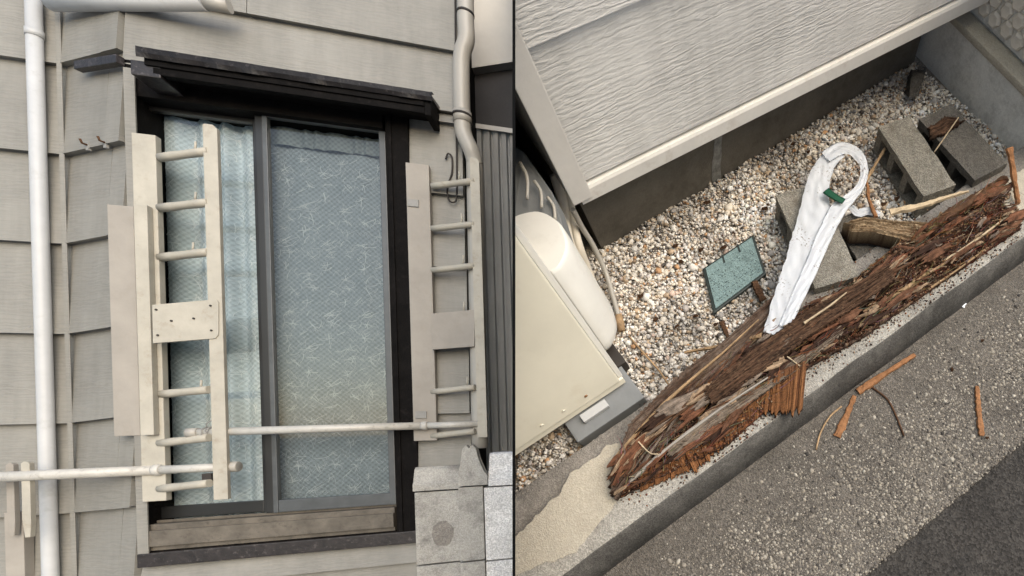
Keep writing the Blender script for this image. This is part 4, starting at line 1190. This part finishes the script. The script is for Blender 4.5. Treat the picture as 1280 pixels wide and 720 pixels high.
pb = ribbon('plastic_scrap', M_STRAP, [G(1064, 258, .085), G(1072, 266, .09), G(1086, 264, .09), G(1100, 268, .09)], [.02, .035, .035, .02], None, crumple=.004)
tag(pb, 'small white plastic scrap above the tan broken chunk', 'plastic scrap')

# ---- rotten fallen board
rot = empty('rotten_board', MY @ Matrix.Translation(G(1000, 450, .12)), 'long rotten splintered brown board fallen along the kerb', 'board')
def poly_at(pts, t):
    ds = [0]
    for a, b in zip(pts[:-1], pts[1:]): ds.append(ds[-1] + (b - a).length)
    x = t * ds[-1]
    for i in range(len(pts) - 1):
        if x <= ds[i + 1] or i == len(pts) - 2:
            return pts[i].lerp(pts[i + 1], (x - ds[i]) / max(1e-6, ds[i + 1] - ds[i]))
def lerp3(a, b, t): return tuple(x + (y - x) * t for x, y in zip(a, b))
DK, BR, RU, GY, TN, RD = (.032, .018, .013), (.125, .062, .038), (.25, .10, .042), (.25, .20, .16), (.36, .245, .155), (.12, .042, .028)
def wood_sheet(name, upper, lower, na, nc, rough, seed, colfn, floor, parent=rot, fiber=1.0, jag=.006, crumb=.35):
    """a splintered slab of wood between two edge lines, ridged along its grain"""
    bm = bmesh.new(); lay = bm.verts.layers.float_color.new('tint')
    top = []
    for i in range(na + 1):
        t = i / na
        a = poly_at(upper, t); b = poly_at(lower, t)
        row = []
        for j in range(nc + 1):
            s = j / nc
            p = a.lerp(b, s)
            g1 = noise.noise(Vector((t * 5 * fiber, s * 16, seed))); g2 = noise.noise(Vector((t * 16 * fiber, s * 42, seed + 3))); g3 = noise.noise(Vector((t * 70 * fiber, s * 60, seed + 7)))
            step = 1 if noise.noise(Vector((t * 3 * fiber, s * 7, seed + 11))) > 0.05 else 0
            g4 = noise.noise(Vector((p.x * 55, p.y * 55, seed + 17))); g5 = noise.noise(Vector((p.x * 170, p.y * 170, seed + 23)))
            h = rough * (g1 * .8 + g2 * .45 + g3 * .25 + crumb * (g4 * .7 + g5 * .45)) + rough * .6 * step
            if j in (0, nc): p = p + Vector((noise.noise(Vector((t * 90, seed, j))), noise.noise(Vector((t * 90, seed + 4, j))), 0)) * jag
            if i in (0, na): p = p + (poly_at(upper, .5) - poly_at(upper, .6)).normalized() * (jag * 4 * noise.noise(Vector((s * 25, seed, i)))) 
            v = bm.verts.new(p + Vector((0, 0, h)))
            c_ = colfn(t, s, g1 + .35 * crumb * g4, g2 + crumb * .6 * g4, g3 + crumb * g5, step)
            v[lay] = (max(0, c_[0]), max(0, c_[1]), max(0, c_[2]), 1)
            row.append(v)
        top.append(row)
    for i in range(na):
        for j in range(nc):
            bm.faces.new((top[i][j], top[i][j + 1], top[i + 1][j + 1], top[i + 1][j]))
    # skirt and underside
    rim = [top[0][j] for j in range(nc + 1)] + [top[i][nc] for i in range(1, na + 1)] + [top[na][j] for j in range(nc - 1, -1, -1)] + [top[i][0] for i in range(na - 1, 0, -1)]
    dn = []
    for v in rim:
        w = bm.verts.new((v.co.x, v.co.y, min(floor, v.co.z - .002))); w[lay] = (DK[0], DK[1], DK[2], 1); dn.append(w)
    for k in range(len(rim)):
        k2 = (k + 1) % len(rim)
        bm.faces.new((rim[k], dn[k], dn[k2], rim[k2]))
    me = bm_mesh(name, bm, M_ROT)
    return link(name, me, MY, parent)
def GP(h, *pts): return [G(x, y, h) for x, y in pts]
def c_bed(t, s, g1, g2, g3, st):
    k = .5 + g1 * .9 + g2 * .5
    c_ = lerp3(DK, BR, min(1, max(0, k)))
    if g2 > .12: c_ = lerp3(c_, TN if t > .5 else RU, min(1, (g2 - .12) * 3.2))
    if g1 < -.28: c_ = lerp3(c_, RD, .7)
    if st and g3 > .05: c_ = lerp3(c_, GY, .4)
    return c_
wood_sheet('core_wood', GP(.13, (772, 572), (830, 505), (900, 452), (975, 400), (1060, 355), (1120, 306), (1185, 262), (1250, 224)),
           GP(.13, (775, 622), (840, 590), (905, 560), (962, 508), (1012, 458), (1075, 424), (1150, 372), (1278, 284)), 460, 100, .013, 1.0, c_bed, .118, crumb=1.1)
def c_grey(t, s, g1, g2, g3, st):
    k = .5 + g1 * .8 + g2 * .7
    c_ = lerp3((.055, .04, .03), GY, min(1, max(0, k)))
    return lerp3(c_, BR, .35 + .35 * g3)
wood_sheet('weathered_layer', GP(.15, (763, 592), (788, 528), (842, 474), (905, 425), (970, 366)), GP(.15, (768, 624), (812, 572), (862, 527), (910, 482), (968, 424)), 220, 36, .009, 5.0, c_grey, .12, fiber=.7, jag=.008)
wood_sheet('weathered_layer', GP(.165, (832, 560), (880, 522), (930, 487), (985, 452), (1050, 408)), GP(.165, (845, 574), (890, 535), (942, 500), (992, 466), (1052, 418)), 200, 14, .006, 9.0, lambda t, s, a, b, c, st: lerp3((.11, .085, .065), (.30, .24, .185), min(1, max(0, .55 + a + b * .6))), .125, fiber=.7)
def c_dark(t, s, g1, g2, g3, st):
    k = .42 + g1 * .8 + g2 * .5
    c_ = lerp3((.028, .017, .012), (.15, .082, .05), min(1, max(0, k)))
    return lerp3(c_, (.24, .15, .09), max(0, g3) * .9)
wood_sheet('dark_batten', GP(.185, (880, 486), (940, 437), (1005, 391), (1075, 352), (1110, 330)), GP(.185, (890, 505), (950, 465), (1015, 419), (1085, 374), (1120, 348)), 240, 26, .006, 13.0, c_dark, .13, fiber=.8)
def c_rust(t, s, g1, g2, g3, st):
    f = noise.noise(Vector((t * 46, s * 1.5, 3.3)))
    c_ = lerp3((.10, .038, .016), (.36, .155, .058), min(1, max(0, .55 + f * 1.1 + g3 * .3)))
    return c_
def wood_flap(name, upper, lower, na, nc, seed, floor, ridge=.006):
    # fibres run across: comb-like ridges
    bm = bmesh.new(); lay = bm.verts.layers.float_color.new('tint'); top = []
    for i in range(na + 1):
        t = i / na; a = poly_at(upper, t); b = poly_at(lower, t)
        f = noise.noise(Vector((t * na * .09, seed, 0))); f2 = noise.noise(Vector((t * na * .3, seed + 2, 0)))
        b = b + (b - a) * (.22 * f + .12 * f2)
        row = []
        for j in range(nc + 1):
            s = j / nc; p = a.lerp(b, s)
            v = bm.verts.new(p + Vector((0, 0, ridge * (f + .5 * f2) + .002 * noise.noise(Vector((t * 40, s * 6, seed))))))
            c_ = lerp3((.07, .028, .014), (.33, .15, .062), min(1, max(0, .55 + f * .8 + f2 * .7 + .4 * noise.noise(Vector((t * 60, s * 3, seed))))))
            c_ = lerp3(c_, (.10, .055, .04), max(0, min(1, .5 - s * 2)))
            v[lay] = (*c_, 1); row.append(v)
        top.append(row)
    for i in range(na):
        for j in range(nc): bm.faces.new((top[i][j], top[i][j + 1], top[i + 1][j + 1], top[i + 1][j]))
    rim = [top[0][j] for j in range(nc + 1)] + [top[i][nc] for i in range(1, na + 1)] + [top[na][j] for j in range(nc - 1, -1, -1)] + [top[i][0] for i in range(na - 1, 0, -1)]
    dn = []
    for v in rim:
        w = bm.verts.new((v.co.x, v.co.y, min(floor, v.co.z - .003))); w[lay] = (.05, .025, .015, 1); dn.append(w)
    for k in range(len(rim)): bm.faces.new((rim[k], dn[k], dn[(k + 1) % len(rim)], rim[(k + 1) % len(rim)]))
    return link(name, bm_mesh(name, bm, M_ROT), MY, rot)
wood_flap('fibre_flap', GP(.172, (942, 482), (975, 463), (1009, 450)), GP(.135, (938, 512), (970, 516), (1003, 513)), 170, 10, 2.0, .115)
wood_flap('fibre_flap', GP(.155, (832, 570), (880, 535), (925, 505), (962, 478)), GP(.128, (845, 588), (868, 588), (905, 556), (960, 510)), 300, 10, 8.0, .115)
wood_flap('fibre_flap', GP(.15, (800, 592), (835, 572), (870, 548)), GP(.125, (800, 614), (850, 592), (872, 580)), 170, 8, 21.0, .115)

def splinter(name, mat, pts, w0, w1, th, parent=None, M=MY, seed=None, seg=10):
    R_ = random.Random(seed if seed is not None else hash(tuple(map(tuple, pts))) % 9999)
    P = catmull([Vector(p) for p in pts], max(2, seg // (len(pts) - 1)))
    bm = bmesh.new(); rows = []
    n_ = len(P)
    for i, p in enumerate(P):
        t = (P[min(i + 1, n_ - 1)] - P[max(i - 1, 0)]).normalized(); s = Vector((t.y, -t.x, 0))
        s = s.normalized() if s.length > 1e-4 else Vector((1, 0, 0))
        up = s.cross(t).normalized(); up = up if up.z > 0 else -up
        f = i / (n_ - 1); w = (w0 + (w1 - w0) * f) / 2 * R_.uniform(.72, 1.2)
        h = th * R_.uniform(.8, 1.15) * (1 if 0 < i < n_ - 1 else .7)
        rows.append([bm.verts.new(p + s * w * R_.uniform(.9, 1.1)), bm.verts.new(p + s * w * .8 + up * h), bm.verts.new(p + up * h * R_.uniform(.9, 1.25)), bm.verts.new(p - s * w * .75 + up * h * .85), bm.verts.new(p - s * w), bm.verts.new(p - up * .001)])
    for i in range(n_ - 1):
        for k in range(6): bm.faces.new((rows[i][k], rows[i][(k + 1) % 6], rows[i + 1][(k + 1) % 6], rows[i + 1][k]))
    bm.faces.new(rows[0][::-1]); bm.faces.new(rows[-1])
    return link(name, bm_mesh(name, bm, mat), M, parent)
def GS(*p): return [G(*x) for x in p]
# long grain splinters riding on the board
for pts_, w0, w1, th, mt in (
        (((770, 572, .15), (830, 505, .165), (905, 440, .17), (948, 400, .165)), .012, .004, .006, M_TAN),
        (((775, 590, .15), (838, 527, .17), (885, 492, .175)), .013, .005, .007, M_DARKW),
        (((810, 540, .165), (850, 512, .172), (884, 486, .178)), .012, .006, .008, M_DARKW),
        (((786, 603, .145), (840, 556, .165), (900, 512, .17), (960, 472, .17)), .012, .006, .007, M_CREAMG),
        (((1005, 404, .195), (1035, 384, .2), (1058, 366, .195)), .008, .003, .005, M_PALEW),
        (((1180, 326, .15), (1215, 304, .155), (1260, 270, .15)), .01, .006, .006, M_PALEW),
        (((1140, 352, .15), (1180, 330, .15), (1225, 298, .15)), .012, .004, .007, M_TAN),
        (((1160, 362, .14), (1200, 335, .14), (1240, 305, .14)), .008, .004, .005, M_TAN),
        (((1060, 375, .15), (1100, 350, .16), (1160, 318, .16)), .016, .008, .008, M_DARKW),
        (((1080, 392, .14), (1120, 368, .145), (1150, 350, .15)), .022, .012, .009, M_TAN),
        (((798, 552, .172), (812, 566, .172), (824, 568, .17)), .004, .003, .003, M_PALEW),
        (((984, 446, .17), (1000, 458, .17)), .005, .003, .004, M_PALEW)):
    splinter('splinter', mt, GS(*pts_), w0, w1, th, rot)
R = random.Random(11)
EU = GP(.15, (772, 572), (830, 505), (900, 452), (975, 400), (1060, 355), (1120, 306), (1185, 262), (1250, 224))
EL = GP(.15, (775, 618), (840, 588), (905, 556), (962, 505), (1012, 455), (1075, 420), (1150, 369), (1276, 283))
# thin broken plates lifting off the board
flk = {}
for nm, cs_ in (('dark', (.05, .028, .02)), ('brown', (.14, .07, .042)), ('grey', (.22, .175, .14)), ('tan', (.33, .235, .155)), ('red', (.165, .075, .043))):
    flk[nm] = streak_mat('flake_' + nm, cs_)
for k in range(175):
    t = R.random(); up_ = poly_at(EU, t); lo_ = poly_at(EL, t); f = R.uniform(.02, .98)
    big = k < 48
    p = up_.lerp(lo_, f); tg = (poly_at(EU, min(1, t + .04)) - poly_at(EU, max(0, t - .04))).normalized()
    a = math.atan2(tg.y, tg.x) + R.gauss(0, .22)
    L = R.uniform(.02, .10) * (1.3 if t < .35 else 1); W = R.uniform(.004, .017)
    if big: L = R.uniform(.09, .22); W = R.uniform(.016, .04); f = R.uniform(.12, .88); p = up_.lerp(lo_, f); a = math.atan2(tg.y, tg.x) + R.gauss(0, .09)
    m = R.randint(14, 20) if big else R.randint(9, 13); pts_ = []
    for i in range(m):
        q_ = i * 2 * math.pi / m
        pts_.append((math.copysign(abs(math.cos(q_)) ** .6, math.cos(q_)) * L / 2 * R.uniform(.55, 1.25), math.sin(q_) * W / 2 * R.uniform(.4, 1.3)))
    bm = bmesh.new(); th = R.uniform(.0015, .005)
    A = [bm.verts.new((x, y, 0)) for x, y in pts_]; B = [bm.verts.new((x * .97, y * .9, th * R.uniform(.5, 1.4))) for x, y in pts_]
    bm.faces.new(A[::-1]); c0 = bm.verts.new((0, 0, th * 1.1))
    for i in range(m):
        bm.faces.new((A[i], A[(i + 1) % m], B[(i + 1) % m], B[i])); bm.faces.new((B[i], B[(i + 1) % m], c0))
    zoff = .022 if (.1 < t < .62 and .1 < f < .6) else .010
    Mf = MY @ Matrix.Translation(p + Vector((0, 0, zoff + R.uniform(-.004, .006)))) @ Matrix.Rotation(a, 4, 'Z') @ Matrix.Rotation(R.gauss(0, .05 if big else .16), 4, 'Y') @ Matrix.Rotation(R.gauss(0, .12 if big else .3), 4, 'X')
    if big and t > .35: pool = ('dark', 'brown', 'brown', 'red', 'red')
    else: pool = None
    nm = R.choice(pool or ('dark', 'brown', 'brown', 'red', 'red', 'tan', 'tan', 'grey') if t > .35 else ('grey', 'grey', 'brown', 'red', 'dark', 'tan'))
    link('wood_flake', bm_mesh('wood_flake', bm, flk[nm]), Mf, rot)
# stringy fibres torn out of the board
bm = bmesh.new(); lay = bm.verts.layers.float_color.new('tint')
for k in range(900):
    t = R.random(); f = R.uniform(.0, 1.0); p = poly_at(EU, t).lerp(poly_at(EL, t), f) + Vector((0, 0, R.uniform(.004, .024 if .1 < t < .6 else .014)))
    tg = (poly_at(EU, min(1, t + .04)) - poly_at(EU, max(0, t - .04))).normalized()
    a = math.atan2(tg.y, tg.x) + R.gauss(0, .3); L = R.uniform(.012, .07); w = R.uniform(.0004, .0013); cv = R.gauss(0, .5)
    c_ = R.choice((TN, TN, RU, BR, GY, RU)); c_ = tuple(x * R.uniform(.6, 1.25) for x in c_)
    prev = None
    for i in range(5):
        q_ = i / 4; aa = a + cv * q_
        pp = p + Vector((math.cos(aa), math.sin(aa), .12 * math.sin(q_ * 3.1))) * L * q_; nn = Vector((-math.sin(aa), math.cos(aa), 0)) * w * (1.1 - q_ * .8)
        cur = [bm.verts.new(pp - nn), bm.verts.new(pp + Vector((0, 0, w * 1.5))), bm.verts.new(pp + nn)]
        for v in cur: v[lay] = (*c_, 1)
        if prev:
            bm.faces.new((prev[0], prev[1], cur[1], cur[0])); bm.faces.new((prev[1], prev[2], cur[2], cur[1])); bm.faces.new((prev[2], prev[0], cur[0], cur[2]))
        prev = cur
fbm = link('torn_fibres', bm_mesh('torn_fibres', bm, M_ROT), MY, rot); fbm['kind'] = 'stuff'
# crumbs of rotten wood over the board, the kerb and the ground about it
def crumbs(name, n_, place, rmin, rmax, pal_):
    pos_ = np.array([place() for _ in range(n_)])
    cl_ = np.array([R.choice(pal_) for _ in range(n_)]) * rng.uniform(.6, 1.2, (n_, 1))
    return stones(name, pos_, rng.uniform(rmin, rmax, n_), cl_, M_GRAVEL)
WP = [DK, BR, RU, TN, RD, DK, BR]
def on_board():
    t = R.random(); f = R.uniform(0, 1) ** .8
    p = poly_at(EU, t).lerp(poly_at(EL, t), f); return (p.x, p.y, .138 + R.uniform(0, .012))
cw = link('wood_crumbs', crumbs('wood_crumbs', 5200, on_board, .0012, .0038, WP), MY, rot); cw['kind'] = 'stuff'
def by_board():
    u = R.random()
    if u < .45:
        t = R.random(); p = poly_at(EL, t); return (p.x + R.gauss(0, .01), max(.325, p.y - abs(R.gauss(0, .02))), .117)
    if u < .72:
        p = G(R.uniform(1030, 1125), R.uniform(275, 345), .02); return (p.x, p.y, R.uniform(.01, .05))
    if u < .86: return (R.uniform(.05, 1.6), R.uniform(.63, 1.19), R.uniform(.014, .02))
    t = R.random(); p = poly_at(EU, t); y = p.y + abs(R.gauss(0, .05)) + .01; return (p.x + R.gauss(0, .02), y, R.uniform(.012, .022) if y > .61 else .088)
tag(link('wood_litter', crumbs('wood_litter', 1500, by_board, .001, .0034, WP), MY), 'dark crumbs of rotten wood scattered along the fallen board', 'litter', kind='stuff')
for k in range(90):
    t = R.random(); p = poly_at(EU, t).lerp(poly_at(EL, t), R.uniform(.03, .97)); a = R.gauss(0.0, .5); L = R.uniform(.015, .06)
    p = p + Vector((0, 0, .004))
    d = Vector((math.cos(a), math.sin(a), R.uniform(-.05, .2))) * L
    splinter('splinter', R.choice((M_TAN, M_DARKW, M_DARKW, M_CHIP, M_PALEW, M_DARKW)), [p, p + d * .5 + Vector((0, 0, .002)), p + d], R.uniform(.0015, .004), .001, R.uniform(.0015, .004), rot, seed=k, seg=4)

# loose broken pieces (each a thing)
def loose(name, label, mat, pts, w0, w1, th, cat='wood piece', group='loose wood pieces'):
    return tag(splinter(name, mat, GS(*pts), w0, w1, th, seg=18), label, cat, group)
ck = wood_sheet('wood_chunk', GP(.15, (1062, 277), (1080, 272), (1115, 276), (1157, 278)), GP(.15, (1064, 290), (1090, 290), (1125, 298), (1152, 303)), 90, 26, .009, 31.0,
           lambda t, s_, a, b, c, st: lerp3(lerp3((.20, .125, .07), (.50, .38, .24), min(1, max(0, .55 + a * .8 + b * .7))), (.13, .07, .04), max(0, c) * 1.2), .09, parent=None, fiber=.35, jag=.01)
tag(ck, 'thick tan broken chunk with frayed end beside the white plastic scrap', 'wood piece', 'loose wood pieces')
loose('wood_splinter', 'pale pointed splinter lying across the end of a pale concrete block', M_PALEW, ((1112, 266, .15), (1150, 258, .155), (1185, 247, .155), (1210, 240, .15)), .026, .008, .01)
loose('wood_batten', 'dark brown broken batten in front of the damp concrete block', M_DARKW, ((1155, 292, .13), (1190, 268, .135), (1225, 246, .135), (1255, 226, .13)), .04, .03, .025)
loose('wood_splinter', 'upright orange splinter leaning on the end wall above the mortar lump', M_CHIP, ((1272, 256, .14), (1267, 225, .17), (1261, 185, .22)), .014, .024, .01)
loose('wood_stick', 'slim tan stick pointing from the gravel to the white plastic band', M_TAN, ((856, 441, .04), (895, 434, .07), (925, 427, .12), (952, 420, .165)), .008, .018, .008)
loose('wood_stick', 'orange stick lying along the foot of the kerb', M_CHIP, ((1072, 490, .004), (1105, 468, .004), (1143, 444, .004)), .026, .016, .01)
loose('wood_chip', 'short reddish chip touching the orange stick at the kerb foot', M_CHIP, ((1046, 546, .003), (1058, 520, .003), (1068, 495, .003)), .03, .016, .006)
loose('wood_chip', 'lone straight orange chip on the open paving near the asphalt edge', M_CHIP, ((1221, 483, .003), (1223, 512, .003), (1227, 545, .003)), .017, .021, .007)
loose('wood_chip', 'stubby reddish piece resting on the corner of the teal lid', M_DARKW, ((943, 353, .035), (948, 364, .033), (954, 376, .028)), .026, .03, .012)
loose('wood_chip', 'flat brown flake on the gravel below the teal lid', M_DARKW, ((902, 402, .02), (906, 412, .02), (910, 422, .018)), .02, .012, .006)
loose('bark_strip', 'curled brown bark strip standing beside the pale concrete block', M_CHIP, ((1075, 215, .05), (1084, 232, .06), (1086, 250, .08), (1095, 272, .12)), .012, .014, .008)
loose('bark_strip', 'brown bark strip slanting to the near core hole of the pale block', M_TAN, ((1080, 232, .05), (1093, 208, .06), (1106, 186, .08)), .014, .01, .006)
for lb, pts_ in (('dry twig crossing the gravel toward the rotten board end', ((786, 420, .02), (805, 442, .025), (825, 465, .03), (850, 503, .14))),
                 ('thin bent twig on the paving beside the orange stick', ((1090, 484, .004), (1108, 498, .004), (1118, 515, .004), (1130, 545, .004))),
                 ('pale grass stalk curving on the paving at the kerb foot', ((1020, 562, .003), (1026, 540, .004), (1038, 520, .004), (1052, 508, .004)))):
    mt = M_DARKW if 'bent' in lb else M_TAN
    tag(tube('twig', mt, catmull(GS(*pts_), 5), .0032, MY, None, 6), lb, 'twig', 'twigs')
tag(tube('dry_stalk', M_PALEW, catmull(GS((1168, 190, .135), (1182, 170, .15), (1198, 147, .15)), 5), .0022, MY, None, 6), 'pale dry stalk lying between the two concrete blocks', 'stalk')
bk_ = wood_sheet('bark_piece', GP(.128, (1160, 160), (1172, 152), (1182, 145), (1196, 148)), GP(.128, (1166, 172), (1180, 168), (1192, 160), (1202, 153)), 50, 16, .006, 41.0, lambda t, s_, a, b, c, st: lerp3((.03, .018, .012), (.17, .095, .06), min(1, max(0, .4 + a + b * .6))), .118, parent=None, fiber=.3, jag=.01)
tag(bk_, 'dark brown bark piece lying on the damp concrete block', 'bark')
tag(splinter('plastic_chip', M_STRAP, GS((1203, 384, .003), (1207, 378, .003)), .012, .009, .003), 'tiny white chip on the paving in front of the kerb', 'chip')
# dry leaf crumbs
R = random.Random(21)
spots = [(1228, 426, 0), (1190, 462, 0), (1233, 548, 0), (884, 253, .02), (960, 256, .02), (845, 307, .02), (876, 313, .02), (918, 292, .02), (955, 262, .02), (992, 180, .02), (846, 408, .02), (851, 327, .02), (968, 398, .02), (895, 405, .02), (870, 395, .02), (820, 400, .02), (800, 370, .02), (905, 310, .02), (1010, 190, .02), (1050, 160, .02), (1120, 248, .04), (1105, 255, .04)]
for k, (x, y, h) in enumerate(spots):
    p = G(x, y, h + .004); bm = bmesh.new()
    m = 7; vs = []
    sz = R.uniform(.008, .018)
    for i in range(m):
        a = i * 2 * math.pi / m; rr_ = sz * R.uniform(.45, 1.1)
        vs.append(bm.verts.new((p.x + math.cos(a) * rr_, p.y + math.sin(a) * rr_ * .7, p.z + R.uniform(-.002, .006))))
    c0 = bm.verts.new((p.x, p.y, p.z + .004))
    for i in range(m): bm.faces.new((vs[i], vs[(i + 1) % m], c0))
    bmesh.ops.solidify(bm, geom=list(bm.faces), thickness=.0012)
    onp = h == 0
    tag(link('leaf_crumb', bm_mesh('leaf_crumb', bm, M_DARKW), MY), 'small dark leaf crumb lying on the open paving' if onp else 'small dark leaf crumb lying on the gravel', 'leaf', 'leaf crumbs on the paving' if onp else 'leaf crumbs on the gravel')
